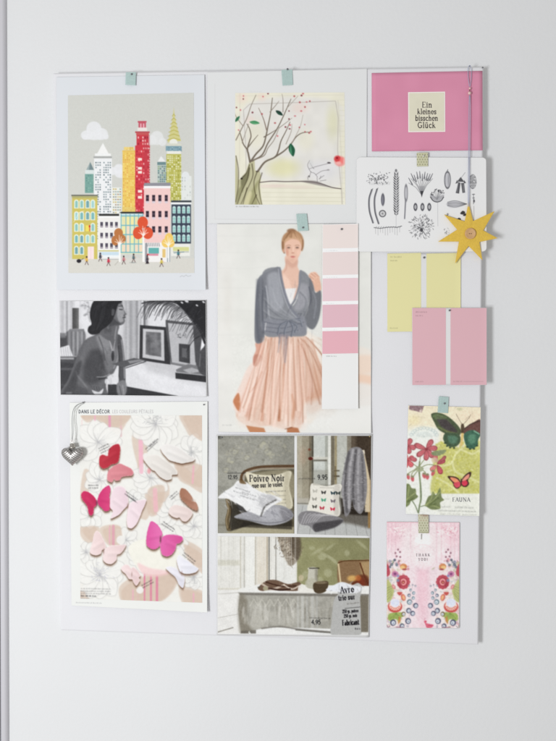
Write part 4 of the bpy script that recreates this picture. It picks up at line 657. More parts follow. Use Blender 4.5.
def paint_decor():
    c = Canvas(78, 412, 204, 605, (222, 221, 216)); R = rs(41); tan = (204, 184, 168); pk = (222, 168, 184)
    # wallpaper ground: tan patches with pink stripes between big pale flowers
    T = [[(84, 414), (128, 414), (126, 424), (118, 434), (108, 428), (96, 422), (86, 422)], [(180, 414), (204, 414), (204, 442), (192, 438), (186, 430)], [(132, 436), (146, 438), (146, 470), (138, 466)],
         [(80, 527), (96, 524), (100, 535), (92, 545), (82, 538)], [(100, 528), (120, 526), (122, 546), (108, 545)], [(176, 458), (204, 464), (204, 492), (190, 486), (178, 478)], [(146, 488), (168, 484), (166, 506), (150, 516)],
         [(182, 540), (204, 552), (204, 578), (188, 560)], [(146, 574), (178, 572), (174, 590), (160, 602), (140, 604)], [(180, 586), (204, 592), (204, 605), (184, 605)], [(120, 586), (142, 576), (148, 604), (124, 604)], [(126, 506), (150, 500), (146, 520)], [(80, 580), (90, 600), (80, 602)], [(140, 456), (152, 462), (148, 480), (138, 476)], [(84, 470), (92, 476), (86, 500), (80, 498)]]
    for t in T: c.blob(t, tan, .7, 1)
    def stripe(x0, y0, x1, y1, w=2.2, col=pk, a=.8): c.line([(x0, y0), (x1, y1)], w, col, a, .4)
    stripe(95, 414, 95, 421, 1.6); stripe(109.6, 414, 109.8, 430, 2.4, (220, 160, 182)); stripe(121, 414, 121, 436, 2, (214, 176, 180)); stripe(140.6, 438, 141.5, 486, 4.4, (226, 178, 190)); stripe(137, 472, 138, 486, 3, (224, 188, 194))
    for x, w in ((110, 1.4), (113.4, 2.8)): stripe(x, 526, x, 544, w, (214, 160, 172))
    for x, w in ((144.6, 1.6), (151, 2), (157, 2.4)): stripe(x, 574, x, 602, w, (216, 138, 160))
    stripe(193.6, 592, 193.6, 602, 1.6); stripe(194, 466, 192.6, 483, 1.8, (226, 176, 184)); stripe(152, 492, 156, 512, 5, (226, 182, 188)); stripe(138, 590, 138, 603, 1.6); stripe(82, 420, 82, 440, 1, (226, 200, 200))
    def flower(x, y, r, n=9, seed=0, a=.8, full=(0, 6.283)):
        q = rs(seed)
        for i in range(n):
            t = full[0]+(full[1]-full[0])*i/n+q.uniform(-.15, .15); L = r*q.uniform(.8, 1.1); w = r*.36
            P = [(x, y), (x+L*.55*math.cos(t)-w*math.sin(t), y+L*.55*math.sin(t)+w*math.cos(t)), (x+L*math.cos(t), y+L*math.sin(t)), (x+L*.55*math.cos(t)+w*math.sin(t), y+L*.55*math.sin(t)-w*math.cos(t))]
            c.blob(P, (224, 223, 219), .9, .6); c.line([(u+.5, v+.7) for u, v in closed(P)], .8, (200, 195, 190), .2, .7); c.line(list(closed(P))+[P[0]], .4, (176, 176, 174), .65, .3)
            for k in (-.35, 0, .35): c.line([(x+r*.2*math.cos(t), y+r*.2*math.sin(t)), (x+L*.8*math.cos(t+k*.5), y+L*.8*math.sin(t+k*.5))], .3, (200, 200, 198), .5, .3)
        for i in range(34):
            t = q.uniform(0, 6.3); L = r*q.uniform(.1, .45); c.line([(x, y), (x+L*math.cos(t), y+L*math.sin(t))], .35, (176, 176, 178), .5, .3)
    for f in ((98, 442, 24, 11, 1), (156, 424, 27, 12, 2), (192, 452, 20, 9, 3), (100, 480, 18, 9, 4), (150, 478, 20, 9, 5), (100, 575, 26, 12, 6), (166, 546, 22, 10, 7), (194, 526, 16, 8, 8), (194, 577, 15, 8, 9), (126, 540, 14, 8, 10), (90, 515, 15, 8, 11), (140, 556, 16, 8, 12), (172, 512, 16, 8, 13), (134, 500, 12, 7, 14), (86, 552, 12, 7, 15)): flower(*f)
    for t in ([(84, 414), (128, 414), (124, 424), (112, 427), (98, 419), (86, 420)], [(184, 416), (204, 416), (204, 440), (194, 436), (188, 428)], [(178, 462), (202, 466), (203, 486), (190, 484), (180, 476)], [(148, 576), (176, 575), (172, 590), (160, 601), (142, 603)], [(184, 544), (203, 556), (203, 574), (190, 558)], [(82, 530), (94, 526), (98, 535), (92, 542)], [(103, 530), (120, 527), (121, 544), (110, 544)], [(148, 490), (164, 486), (162, 506), (152, 514)], [(182, 590), (203, 594), (203, 604), (186, 604)], [(122, 590), (140, 580), (144, 603), (126, 603)]): c.blob(t, tan, .75, 1)
    stripe(95, 414, 95, 420, 1.6); stripe(109.6, 414, 109.8, 426, 2.4, (218, 150, 178)); stripe(113.4, 527, 113.4, 544, 2.8, (212, 156, 170)); stripe(109.6, 528, 109.6, 543, 1.2)
    for x, w in ((144.6, 1.6), (151, 2), (157, 2.4)): stripe(x, 577, x, 602, w, (214, 130, 156))
    stripe(193.6, 466, 192.6, 483, 1.8, (226, 170, 182)); stripe(193.6, 594, 193.6, 603, 1.6); stripe(141, 442, 141.4, 472, 4, (226, 176, 190)); stripe(155, 490, 156, 510, 4.4, (224, 176, 184)); stripe(133, 590, 133, 603, 1.4)
    c.blob([(129, 547), (148, 538), (172, 545), (180, 556), (168, 572), (148, 574), (136, 566)], (226, 224, 214), .95, .7); c.blob([(138, 563), (150, 568), (172, 572), (154, 577), (142, 573)], (228, 190, 192), .7, 1.5)
    for i in range(40): x, y = 101+R.randn()*5, 574+R.randn()*4; c.line([(x, y), (x+R.randn()*2, y+R.randn()*2)], .45, (176, 176, 190), .6, .3)
    for i in range(40): x, y = 155+R.randn()*7, 420+R.randn()*2.4; c.line([(x, y), (x+R.randn()*2, y+R.randn())], .4, (160, 162, 164), .6, .3)
    for i in range(30): x, y = 193+R.randn()*4, 581+R.randn()*3; c.line([(x, y), (x+R.randn()*2, y+R.randn()*2)], .4, (184, 184, 184), .6, .3)
    for i in range(26): x, y = 194+R.randn()*4, 452+R.randn()*3; c.line([(x, y), (x+R.randn()*2, y+R.randn()*1)], .4, (180, 182, 180), .6, .3)
    for x, y, r in ((121, 540, 4.4), (140, 590, 3.6), (146, 456, 3)): c.ell(x, y, r, r, (222, 220, 216), .95, .5)
    c.noise(3, 1.8, 7)
    # the paper butterflies
    def G(a, b, x0, x1):
        return lambda X, Y: np.array(a)+(np.array(b)-np.array(a))*np.clip((X-x0)/(x1-x0), 0, 1)[..., None]
    def Z(*f): return [(71+f[i]/3.482, 402+f[i+1]/3.482) for i in range(0, len(f), 2)]
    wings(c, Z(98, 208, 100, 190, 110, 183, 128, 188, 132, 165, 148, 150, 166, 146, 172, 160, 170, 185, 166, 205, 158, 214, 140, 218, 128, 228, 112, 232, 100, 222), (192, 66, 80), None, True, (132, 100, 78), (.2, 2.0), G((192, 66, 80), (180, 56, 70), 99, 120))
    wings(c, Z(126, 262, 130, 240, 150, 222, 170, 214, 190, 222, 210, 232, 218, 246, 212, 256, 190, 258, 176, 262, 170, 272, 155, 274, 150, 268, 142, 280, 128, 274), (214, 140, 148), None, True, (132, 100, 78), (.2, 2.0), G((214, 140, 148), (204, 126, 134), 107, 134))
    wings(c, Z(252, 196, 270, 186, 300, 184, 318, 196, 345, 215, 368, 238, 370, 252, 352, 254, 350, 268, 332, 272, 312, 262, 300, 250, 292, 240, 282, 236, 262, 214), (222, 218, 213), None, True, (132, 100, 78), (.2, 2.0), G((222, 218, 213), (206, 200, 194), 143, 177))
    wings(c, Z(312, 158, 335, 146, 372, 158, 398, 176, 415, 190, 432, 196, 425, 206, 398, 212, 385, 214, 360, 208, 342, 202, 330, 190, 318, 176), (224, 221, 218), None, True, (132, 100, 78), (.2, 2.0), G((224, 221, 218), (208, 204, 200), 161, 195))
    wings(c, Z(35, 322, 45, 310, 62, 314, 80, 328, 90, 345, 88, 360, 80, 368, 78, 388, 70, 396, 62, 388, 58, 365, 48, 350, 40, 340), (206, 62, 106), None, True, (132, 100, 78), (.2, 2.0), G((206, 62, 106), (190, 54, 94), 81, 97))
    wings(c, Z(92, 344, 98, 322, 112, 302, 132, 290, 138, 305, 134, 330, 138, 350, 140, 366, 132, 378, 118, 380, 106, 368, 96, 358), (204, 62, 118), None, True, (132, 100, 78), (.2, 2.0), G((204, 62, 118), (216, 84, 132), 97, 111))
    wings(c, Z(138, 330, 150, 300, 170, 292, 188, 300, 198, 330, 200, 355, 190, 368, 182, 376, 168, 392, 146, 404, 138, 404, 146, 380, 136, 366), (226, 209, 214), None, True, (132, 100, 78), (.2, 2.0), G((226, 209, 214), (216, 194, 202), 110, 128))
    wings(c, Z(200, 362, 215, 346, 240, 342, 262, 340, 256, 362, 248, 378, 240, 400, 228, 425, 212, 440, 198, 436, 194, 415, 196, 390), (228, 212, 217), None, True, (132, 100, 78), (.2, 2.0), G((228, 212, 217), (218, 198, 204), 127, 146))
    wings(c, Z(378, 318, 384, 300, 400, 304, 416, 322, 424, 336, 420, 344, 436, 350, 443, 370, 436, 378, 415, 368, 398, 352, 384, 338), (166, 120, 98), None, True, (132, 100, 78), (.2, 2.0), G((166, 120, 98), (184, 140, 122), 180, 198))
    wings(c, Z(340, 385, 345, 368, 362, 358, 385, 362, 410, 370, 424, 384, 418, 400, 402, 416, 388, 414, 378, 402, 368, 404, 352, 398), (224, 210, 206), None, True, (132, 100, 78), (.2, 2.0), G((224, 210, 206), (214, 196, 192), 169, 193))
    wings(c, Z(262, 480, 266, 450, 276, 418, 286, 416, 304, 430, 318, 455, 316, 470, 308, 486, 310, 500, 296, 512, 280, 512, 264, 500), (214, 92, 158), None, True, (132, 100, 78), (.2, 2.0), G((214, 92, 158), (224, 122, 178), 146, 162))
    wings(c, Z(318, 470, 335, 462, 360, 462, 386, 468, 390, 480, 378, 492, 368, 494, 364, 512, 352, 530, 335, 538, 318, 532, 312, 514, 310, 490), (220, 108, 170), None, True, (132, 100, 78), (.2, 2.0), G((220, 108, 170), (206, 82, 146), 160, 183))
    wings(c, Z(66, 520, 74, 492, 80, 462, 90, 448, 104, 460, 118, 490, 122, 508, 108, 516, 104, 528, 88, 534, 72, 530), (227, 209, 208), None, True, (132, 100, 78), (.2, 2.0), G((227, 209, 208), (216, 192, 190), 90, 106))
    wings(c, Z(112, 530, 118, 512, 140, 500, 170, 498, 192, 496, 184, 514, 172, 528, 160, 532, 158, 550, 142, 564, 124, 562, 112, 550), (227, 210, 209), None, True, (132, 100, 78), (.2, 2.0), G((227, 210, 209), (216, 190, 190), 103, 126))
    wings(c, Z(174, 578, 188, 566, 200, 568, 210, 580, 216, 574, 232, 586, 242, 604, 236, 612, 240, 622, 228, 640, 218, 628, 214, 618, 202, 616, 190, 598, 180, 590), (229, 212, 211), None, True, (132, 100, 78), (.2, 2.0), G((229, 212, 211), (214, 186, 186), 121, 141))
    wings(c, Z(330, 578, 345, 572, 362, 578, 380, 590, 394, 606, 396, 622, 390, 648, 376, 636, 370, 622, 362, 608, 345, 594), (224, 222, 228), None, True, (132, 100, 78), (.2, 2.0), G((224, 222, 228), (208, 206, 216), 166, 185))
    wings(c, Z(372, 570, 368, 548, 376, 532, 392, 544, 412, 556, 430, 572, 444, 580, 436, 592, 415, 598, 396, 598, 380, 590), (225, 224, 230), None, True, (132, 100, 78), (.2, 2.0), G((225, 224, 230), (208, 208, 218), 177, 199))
    for f in ((90, 352, 2, 6), (198, 362, 1.6, 5), (312, 478, 2, 7), (114, 520, 1.4, 5), (212, 600, 1, 4), (386, 596, 1, 4), (130, 236, 2, 3)): q_ = Z(f[0], f[1])[0]; c.ell(q_[0], q_[1], f[2]*.45, f[3]*.5, (120, 60, 84) if f[0] in (90, 312) else (150, 120, 112), .7, .5)
    c.ell(149, 471, 1.8, 2.6, (224, 130, 140), .6, 1)
    ink = (60, 58, 60)
    for x, y, w, s, n, sd in ((99, 449, 11, -.45, 3, 1), (146, 449.6, 14, -.75, 2, 2), (150, 447, 12, -.75, 1, 12), (88.4, 486, 10, -.02, 2, 3), (126, 492, 14, .62, 2, 4), (127, 496, 13, .62, 1, 14), (170, 498, 10, -.72, 2, 5), (163, 522, 14, .6, 2, 6), (184, 553, 15, .68, 2, 7), (142, 586, 12, -.5, 2, 8)):
        for k in range(n): scribble(c, x-k*math.sin(s)*2.4, y+k*math.cos(s)*2.6, w, ink, sd*9+k, .85, s, 1.3)
    for k, w in enumerate((30, 30, 30)): scribble(c, 81, 589+k*2.4, w, (110, 110, 112), 60+k, .7, .02, 1.2)
    scribble(c, 81, 596.4, 15, (50, 50, 54), 70, 1, .02, 1.5); scribble(c, 81, 598.8, 8, (120, 120, 120), 71, .7, .02, 1)
    c.noise(1, 1.5, 90); c.blur(2); return c
def paint_decor_sheet():
    c = Canvas(68, 400, 210, 614, (222, 223, 220)); c.text('DANS LE D\u00c9COR', 78.6, 413.2, 3.2, (58, 62, 70), False, wt=1.15, width=1.04)
    c.text("LES COULEURS P\u00c9TALES", 112.2, 413.1, 3.1, (170, 167, 169), False, wt=.85, width=.94)
    scribble(c, 76, 603, 26, (150, 150, 152), 5, .7, .025, 1.1); return c

def paint_sofa():
    c = Canvas(216, 434, 296, 535, (146, 145, 137)); R = rs(51)
    c.rect(216, 434, 296, 486, lambda X, Y: np.stack([150-(X-256)*.12-14*np.clip((440-Y)/6, 0, 1)+8*np.exp(-((X-256)/20)**2)]*3, -1)+np.array([0, -1, -9]), 1, .5)
    c.noise(8, 6, 1, (1, 1, .95)); c.noise(3, 4, 2, (1, 1, .9)); c.noise(1.3, 4, 20)
    for x, y, r in ((235, 452, 4), (231, 460, 5), (246, 441, 3), (264, 446, 6), (272, 456, 4), (247, 458, 4), (284, 446, 3), (226, 470, 4), (255, 452, 3), (268, 452, 5)):
        for i in range(6): a = R.uniform(0, 6.3); c.ell(x+r*.5*math.cos(a), y+r*.5*math.sin(a), r*.35, r*.28, (178, 176, 158), .4, .8)
        c.ell(x, y, r, r*.8, (124, 122, 114), .3, .8, ring=1)
    c.rect(216, 434, 221, 439, (90, 90, 84), .7, 1)
    c.poly([(216, 502), (230, 500), (232, 535), (216, 535)], (150, 148, 138), 1, 1.4); c.rect(216, 524, 240, 526, (120, 116, 104), .5, .8)
    # settee
    c.poly([(243, 486), (246, 474), (262, 470), (296, 469), (296, 535), (236, 535), (236, 520)], (112, 106, 90), 1, .8); c.blob([(248, 478), (262, 472), (292, 472), (293, 500), (250, 505)], (150, 144, 124), .9, 1.6)
    c.line([(242.6, 484), (241.4, 477), (245, 471.4), (256, 467.6), (270, 466.4), (296, 466)], 2.6, (104, 82, 62), .95, .5, True); c.line([(244, 478), (247, 473), (258, 469.4), (296, 467.8)], .7, (160, 134, 104), .7, .4, True)
    c.poly([(232, 500), (246, 496), (262, 512), (292, 520), (293, 535), (230, 535)], (70, 66, 58), .9, 1.5); c.poly([(225, 533), (250, 525), (294, 527), (294, 535), (222, 535)], (164, 158, 136), 1, 1); c.poly([(244, 522), (292, 527), (292, 529.5), (240, 527)], (64, 60, 54), .7, 1)
    c.line([(227.6, 499), (229.4, 510), (227.4, 520), (228.6, 529)], 4.2, (112, 100, 78), 1, .5, True); c.line([(226.6, 500), (228.4, 510), (226.4, 520), (227.4, 528)], .9, (166, 150, 122), .8, .4, True); c.line([(230, 502), (231.4, 512), (229.6, 528)], 1, (60, 52, 42), .8, .5, True)
    for i in range(70):
        x, y = R.uniform(219, 293), R.uniform(437, 465); c.ell(x, y, R.uniform(.5, 1.6), R.uniform(.4, 1.3), [(178, 174, 154), (124, 122, 112)][i % 2], .3, .5)
    # lettered cushion
    c.blob([(245.6, 472.6), (258, 474.6), (276, 475), (291, 471.4), (289, 486), (292, 508), (270, 510), (250, 506), (250, 488)], (206, 201, 182), 1, .6); c.blob([(284, 474), (290, 473), (289, 486), (291.6, 506), (285, 508)], (176, 170, 150), .7, 2)
    ink = (52, 50, 52)
    c.text('Poivre Noir', 249.4, 481.6, 6.4, ink, True, skew=-.02, width=.9, wt=.85); c.text('que sur le volet', 252, 487.8, 4.4, ink, True, skew=-.05, width=.84, wt=.85)
    scribble(c, 266, 492.4, 20, (90, 88, 84), 4, .7, -.05, 1.4)
    for i, y in enumerate((496.5, 500.5, 504)): scribble(c, 274, y, 12, (110, 106, 100), 8+i, .6, -.05, 1.2)
    # white cushion with frill, grey cushion
    c.blob([(234, 517), (248, 511), (262, 506), (280, 505), (291, 511), (293, 517), (284, 523), (268, 525.4), (250, 521)], (158, 158, 162), 1, .7); c.blob([(262, 509), (280, 508), (288, 513), (280, 519), (262, 520)], (176, 176, 180), .7, 2); c.line([(238, 518), (252, 520.6), (268, 523), (284, 521), (292, 516)], .8, (104, 104, 110), .6, .5, True); c.blob([(280, 508), (291, 511), (292, 518), (284, 521)], (122, 120, 124), .6, 2)
    for i in range(16): x = 252+R.rand()*36; y = 510+R.rand()*10; c.ell(x, y, .4, .3, (120, 120, 124), .6)
    c.blob([(218, 498), (224, 492), (233, 486), (238, 480.6), (246, 482), (254, 488), (264, 493), (276, 496), (282, 500), (272, 506), (265, 512), (261, 516), (250, 512), (240, 510), (236, 504), (228, 499)], (214, 214, 214), 1, .8)
    c.blob([(236, 484), (244, 484), (248, 488), (240, 488)], (196, 196, 196), .6, 1.2); c.blob([(262, 494), (276, 498), (268, 506), (262, 508), (258, 500)], (176, 176, 178), .75, 1.6); c.line([(276, 500), (268, 504), (264, 508), (261, 516)], 1.6, (90, 88, 86), .75, .8, True)
    for i in range(44):
        x = R.uniform(222, 276); y = 490+R.rand()*16; c.line([(x, y), (x+R.uniform(2, 7), y+R.uniform(1, 4))], R.uniform(.5, 1.3), [(188, 188, 190), (228, 228, 228), (170, 170, 172)][i % 3], .4, .6)
    for i in range(30): x = 238+R.rand()*52; c.line([(x, 508+R.rand()*8), (x+R.uniform(3, 8), 510+R.rand()*10)], R.uniform(.5, 1.2), [(132, 132, 138), (186, 186, 190)][i % 2], .35, .7)
    for i in range(26): a = R.uniform(0, 6.3); x, y = 262+8*R.randn()*.9, 503+R.randn()*4; c.line([(x, y), (x+3*math.cos(a), y+2*math.sin(a))], .6, (190+R.randint(30),)*3, .6, .4)
    for i, (x, y) in enumerate(((235.5, 488), (233.5, 491.5), (242, 492.6), (240, 496))): scribble(c, x, y, 15, (110, 110, 112), 30+i, .7, .3, 1.4)
    c.poly([(236, 503), (243, 507), (247, 512), (238, 510)], (56, 54, 52), .8, .8); c.blob([(240, 479), (244, 481), (246, 484), (240, 483)], (110, 86, 56), .8, .8)
    c.text('12.95', 228, 479, 3.7, (40, 40, 42), False, width=.95, wt=.9); c.line([(227.6, 473.4), (246, 473)], .4, (50, 50, 50), .8, .3)
    scribble(c, 228, 472.6, 9, (80, 80, 78), 90, .6); c.noise(.8, 5, 9); c.noise(.45, 4, 19); c.im = (c.im-160)*1.1+157; c.blur(1); return c

def paint_door():
    c = Canvas(295, 434, 373, 538, (168, 166, 154)); R = rs(52)
    def v(x0, x1, col, a=1, s=.5): c.rect(x0, 434, x1, 513, col, a, s)
    v(295, 302, (170, 165, 150)); v(302, 309, (156, 150, 134)); v(309, 311.6, (120, 112, 96), .8); v(311.6, 313.6, (92, 88, 78), .9); v(313.6, 328, (190, 193, 188)); v(325, 328, (164, 166, 158)); v(328, 331, (206, 206, 200)); v(331, 334.4, (126, 120, 106)); v(334.6, 337, (160, 150, 124)); v(337, 350, (180, 181, 174)); v(347, 351, (138, 132, 120)); v(351, 373, (110, 100, 88)); v(356, 373, (82, 72, 62), .8, 2)
    c.noise(6, 5, 3, (1, 1, .9)); c.noise(1.6, 4, 4)
    c.rect(313.6, 459.4, 327, 461.4, (112, 108, 98), .8, .5); c.rect(311, 457, 328, 459.4, (196, 194, 184), .8, .5); c.ell(310.6, 458.6, 2.4, 1.6, (104, 54, 44), .95, .5); c.ell(309.4, 449.6, 1.4, 1.2, (130, 74, 56), .7, .6); c.ell(303, 456, 4, 8, (186, 160, 140), .35, 3)
    c.rect(334, 470, 339.6, 471.4, (100, 92, 78), .8, .5); c.rect(334, 475.4, 339.6, 477, (90, 82, 70), .8, .5); c.rect(334.4, 466, 336, 480, (120, 108, 86), .7, .5)
    c.rect(295, 498, 309, 504, (176, 172, 162), .9, 1); c.rect(295, 503, 309, 504, (110, 108, 102), .7, .5)
    c.poly([(295, 504), (373, 508), (373, 538), (295, 538)], (178, 179, 177), 1, 1)
    for x0, x1 in ((303, 296), (313, 309), (326, 325), (334, 335), (344, 347), (352, 358), (360, 368)): c.line([(x0, 506), (x1, 538)], .5, (128, 128, 126), .6, .4)
    c.poly([(347, 505), (373, 512), (373, 529), (352, 524), (335, 521), (338, 514)], (96, 90, 82), .75, 2.5); c.poly([(340, 498), (373, 500), (373, 516), (342, 514)], (62, 56, 50), .85, 1.5)
    c.poly([(371.6, 434), (373, 434), (373, 538), (370.5, 538)], (120, 92, 60), .7, .6); c.poly([(367.6, 480), (371, 480), (371, 528), (368, 528)], (156, 128, 88), .9, .7)
    # chair post and blanket
    c.poly([(359, 452), (364, 451), (370, 480), (370, 512), (365, 512), (364, 484)], (196, 182, 156), 1, .6); c.poly([(359, 450), (364.4, 450), (365, 453.6), (360, 454)], (214, 206, 190), .9, .5)
    c.blob([(343, 500), (341, 488), (343, 474), (346, 458), (350, 449), (358, 447), (363, 452), (366, 470), (367, 490), (364, 508), (360, 514), (354, 508), (352, 500), (350, 512), (345, 516)], (138, 136, 138), 1, .7)
    for p, w, col in (([(349, 452), (346, 470), (345, 490), (347, 512)], 2.4, (96, 94, 96)), ([(353, 450), (350, 468), (349, 490), (349, 508)], 2.2, (180, 178, 180)), ([(356, 450), (354, 470), (353, 492), (354, 504)], 2, (92, 90, 92)), ([(359, 450), (358, 470), (358, 490), (359, 510)], 2.4, (172, 170, 172)), ([(362, 455), (363, 475), (363, 500)], 2, (104, 102, 104)), ([(344, 475), (342.6, 490), (344, 505)], 1.6, (168, 166, 168))): c.line(p, w, col, .7, 1, True)
    for i in range(26): x = 343+R.rand()*22; y = 455+R.rand()*52; c.line([(x, y), (x+2.4, y+R.randn()*.5)], .5, (110, 108, 110), .45, .4)
    for i in range(240):
        x = R.uniform(343, 366); y = R.uniform(452, 511); c.ell(x, y, R.uniform(.5, 1.3), R.uniform(.4, .9), [(106, 104, 107), (176, 174, 176), (140, 138, 141)][i % 3], .3, .5)
    # butterfly cushion, knitted cushion
    c.poly([(312.4, 484), (326, 485.4), (341.6, 485), (340, 499), (341, 516), (325, 515), (308.6, 511.6), (310, 498)], (92, 88, 80), .6, 1.8)
    c.blob([(311.6, 483.6), (326, 486), (341.4, 484.6), (338.8, 498), (339.4, 515.6), (322, 514), (307.6, 511), (310, 498)], (212, 209, 200), 1, .5); c.blob([(334, 487), (340, 486), (338.6, 500), (339, 514), (334, 513)], (180, 176, 168), .6, 1.6)
    for x, y, col in ((315, 491, (170, 168, 160)), (323.6, 492.4, (60, 60, 60)), (333, 493, (40, 60, 70)), (338, 493, (50, 60, 60)), (314.4, 499, (150, 148, 140)), (323.6, 500, (70, 150, 120)), (333, 501, (110, 100, 110)), (314.6, 506.6, (80, 80, 76)), (322, 508, (180, 50, 70)), (332.6, 509, (200, 40, 70))):
        for d in (-1, 1): c.blob([(x, y), (x+d*2.2, y-1.8), (x+d*2.2, y+.2), (x+d*1.3, y+1.8)], col, .8, .35)
    c.line([(320, 487.6), (334, 488)], .4, (140, 136, 130), .7); c.poly([(313, 470), (328, 470), (328, 486), (313, 485)], (150, 148, 138), .5, 1)
    c.blob([(298, 517), (302, 512), (312, 511), (326, 514), (341, 518), (343, 522), (334, 527), (322, 530), (315, 531.6), (309, 526), (300, 524)], (136, 134, 136), 1, .6)
    for i in range(7): c.line([(301+i*2.4, 524-i*.4), (304+i*3, 516), (306+i*4.6, 513+i*.4)], 1, (186, 184, 186), .6, .6, True)
    c.blob([(314, 524), (330, 521), (343, 520), (336, 527), (322, 531), (315, 531.6)], (78, 76, 78), .75, 1.2)
    c.text('9,95', 317.6, 479.4, 4.5, (38, 38, 40), False, width=.98, wt=1); scribble(c, 298.6, 479.2, 17, (80, 78, 76), 41, .8, 0, 1.4)
    c.noise(.8, 5, 9); c.noise(.45, 4, 19); c.im = (c.im-160)*1.1+157; c.blur(1); return c

def paint_table():
    c = Canvas(216, 535, 371, 637, (206, 205, 199)); R = rs(53)
    c.rect(216, 535, 300, 594, (209, 208, 203)); 
    for x, w, col in ((240, 1.2, (184, 180, 168)), (243.8, 1, (168, 166, 158)), (246, 8, (214, 214, 210)), (255, 1.2, (180, 174, 160)), (257, 10, (206, 200, 188)), (266.6, 1.4, (172, 162, 144)), (268.6, 1.2, (112, 110, 102)), (270, 5, (212, 211, 206)), (275.4, 1, (140, 138, 132)), (277, 18, (210, 210, 206))): c.rect(x, 535, x+w, 588, col, .9, .5)
    c.rect(217, 560, 240, 565.6, (190, 188, 176), .8, 1); c.rect(217, 588, 240, 590, (194, 190, 176), .6, .8); c.rect(216, 590, 240, 637, (212, 211, 208), 1, .8)
    for y0, y1 in ((594, 592.6), (618, 614)): c.line([(218, y0), (238, y1)], .8, (176, 174, 168), .6, .5)
    c.line([(218, 632), (233, 627.6)], 1, (132, 128, 120), .8, .6); c.noise(5, 3, 2)
    # green wall with faded ornament
    c.rect(297, 535, 371, 592, lambda X, Y: np.stack([146-(X-330)*.16-6*np.clip((542-Y)/6, 0, 1), 145-(X-330)*.17-6*np.clip((542-Y)/6, 0, 1), 112-(X-330)*.14+0*Y], -1), 1, .6); c.noise(7, 5, 4, (1, 1, .8), box=(298, 536, 371, 590)); 
    for x, y, rx, ry, ro in ((318, 551, 7, 1.6, -.5), (327, 556, 8, 1.6, .5), (334, 561, 6, 1.4, .7), (322, 557, 4, 3, 0), (312, 548, 3, 2, 0), (328, 573, 4, 4, 0), (320, 580, 3, 3, 0), (362, 545, 7, 1.4, .7), (347, 553, 2.6, 3, 0), (330, 547, 5, 1.2, -.6), (305, 575, 3, 4, .4)): c.ell(x, y, rx, ry, (176, 176, 148), .55, 1, rot=ro)
    # dried flowers
    c.blob([(279, 535), (297, 535), (300, 548), (298, 560), (290, 566), (284, 556), (280, 546)], (142, 132, 118), .9, 1)
    for i in range(150): x, y = 289+R.randn()*5.4, 546+R.randn()*8; c.line([(x, y), (x+R.randn()*1.6, y+R.rand()*2.4)], .7, [(96, 84, 72), (186, 176, 158), (206, 198, 184), (130, 116, 100)][R.randint(4)], .6, .4)
    c.blob([(291, 537), (300, 537), (301, 552), (297, 560), (292, 552)], (96, 86, 74), .7, 1.6)
    # chair
    c.blob([(338, 563), (345, 560.6), (360, 560), (371, 562), (371, 590), (341, 590)], (142, 118, 92), 1, .6); c.line([(338.4, 564), (340, 578), (341.4, 590)], 1.5, (206, 190, 156), .95, .5); c.line([(338, 563), (346, 560.8), (371, 560.6)], 1, (98, 70, 46), .8, .4, True); c.poly([(360, 562), (371, 561), (371, 592), (362, 584)], (176, 152, 116), .8, 1.5); c.line([(360, 563), (366, 580), (371, 586)], 1.2, (90, 50, 34), .8, .6, True)
    c.blob([(352, 582), (360, 575), (368, 577), (370, 592), (352, 592)], (112, 66, 50), .85, 1.5); c.ell(352, 578.4, 4.6, 3, (214, 176, 112), .8, 1.4); c.ell(361, 583, 4, 5, (134, 74, 56), .8, 1.4); c.ell(358, 578, 3, 3, (202, 130, 80), .6, 1.2)
    # table top and what stands on it
    c.poly([(239, 589), (260, 584), (371, 586), (371, 594.4), (238, 592.6)], (214, 214, 211), 1, .6)
    c.blob([(258, 588), (266, 581), (276, 580), (288, 584), (299, 582), (301, 587), (296, 591), (270, 590), (262, 591)], (122, 102, 88), 1, .6)
    for p, w, col in (([(262, 584), (272, 589), (284, 585)], 2, (196, 184, 170)), ([(266, 582), (280, 586), (296, 586)], 1.4, (82, 60, 50)), ([(284, 585), (292, 589), (299, 586)], 1.4, (206, 196, 184)), ([(268, 588), (280, 590), (290, 589)], 1.6, (70, 50, 44))): c.line(p, w, col, .85, .5, True)
    c.ell(265.6, 588.4, 2.6, 2.2, (166, 160, 136), .95, .5); c.ell(259, 587.4, 1.6, .8, (100, 100, 90), .8)
    c.poly([(308, 574), (317, 574), (318, 592), (306.4, 592)], (188, 186, 174), 1, .5); c.ell(312.6, 568.6, 4.8, 1.6, (206, 204, 194)); c.rect(308.2, 568.6, 317.6, 575, (186, 184, 172), 1, .4); c.rect(309, 567.6, 319.4, 568.8, (70, 66, 58), .8, .4); c.rect(315, 569, 318, 592, (128, 124, 110), .6, 1.2); c.ell(311, 584, 6, 6, (178, 176, 160), .8, .8)
    c.blob([(298, 588), (302, 584), (308, 588), (314, 590), (312, 595), (300, 594)], (214, 212, 206), .95, .6); c.ell(301, 578, 2.6, 3.2, (196, 184, 160), .7, .8)
    c.blob([(314, 583), (326, 581), (328.4, 584), (326, 591), (319, 593.6), (314, 591)], (98, 86, 70), 1, .6); c.ell(321, 582.6, 6, 1.4, (140, 128, 108), .8, .4)
    # cloth front
    c.poly([(240, 593), (371, 595), (371, 634), (241, 633), (238, 610)], (164, 162, 154), 1, .6); c.poly([(238, 592.4), (371, 594), (371, 597), (240, 595)], (118, 114, 108), .7, .8)
    c.noise(5, 7, 6, (1, 1, .95), box=(240, 597, 368, 630)); c.noise(2, 5, 16, (1, 1, .95), box=(240, 597, 368, 630))
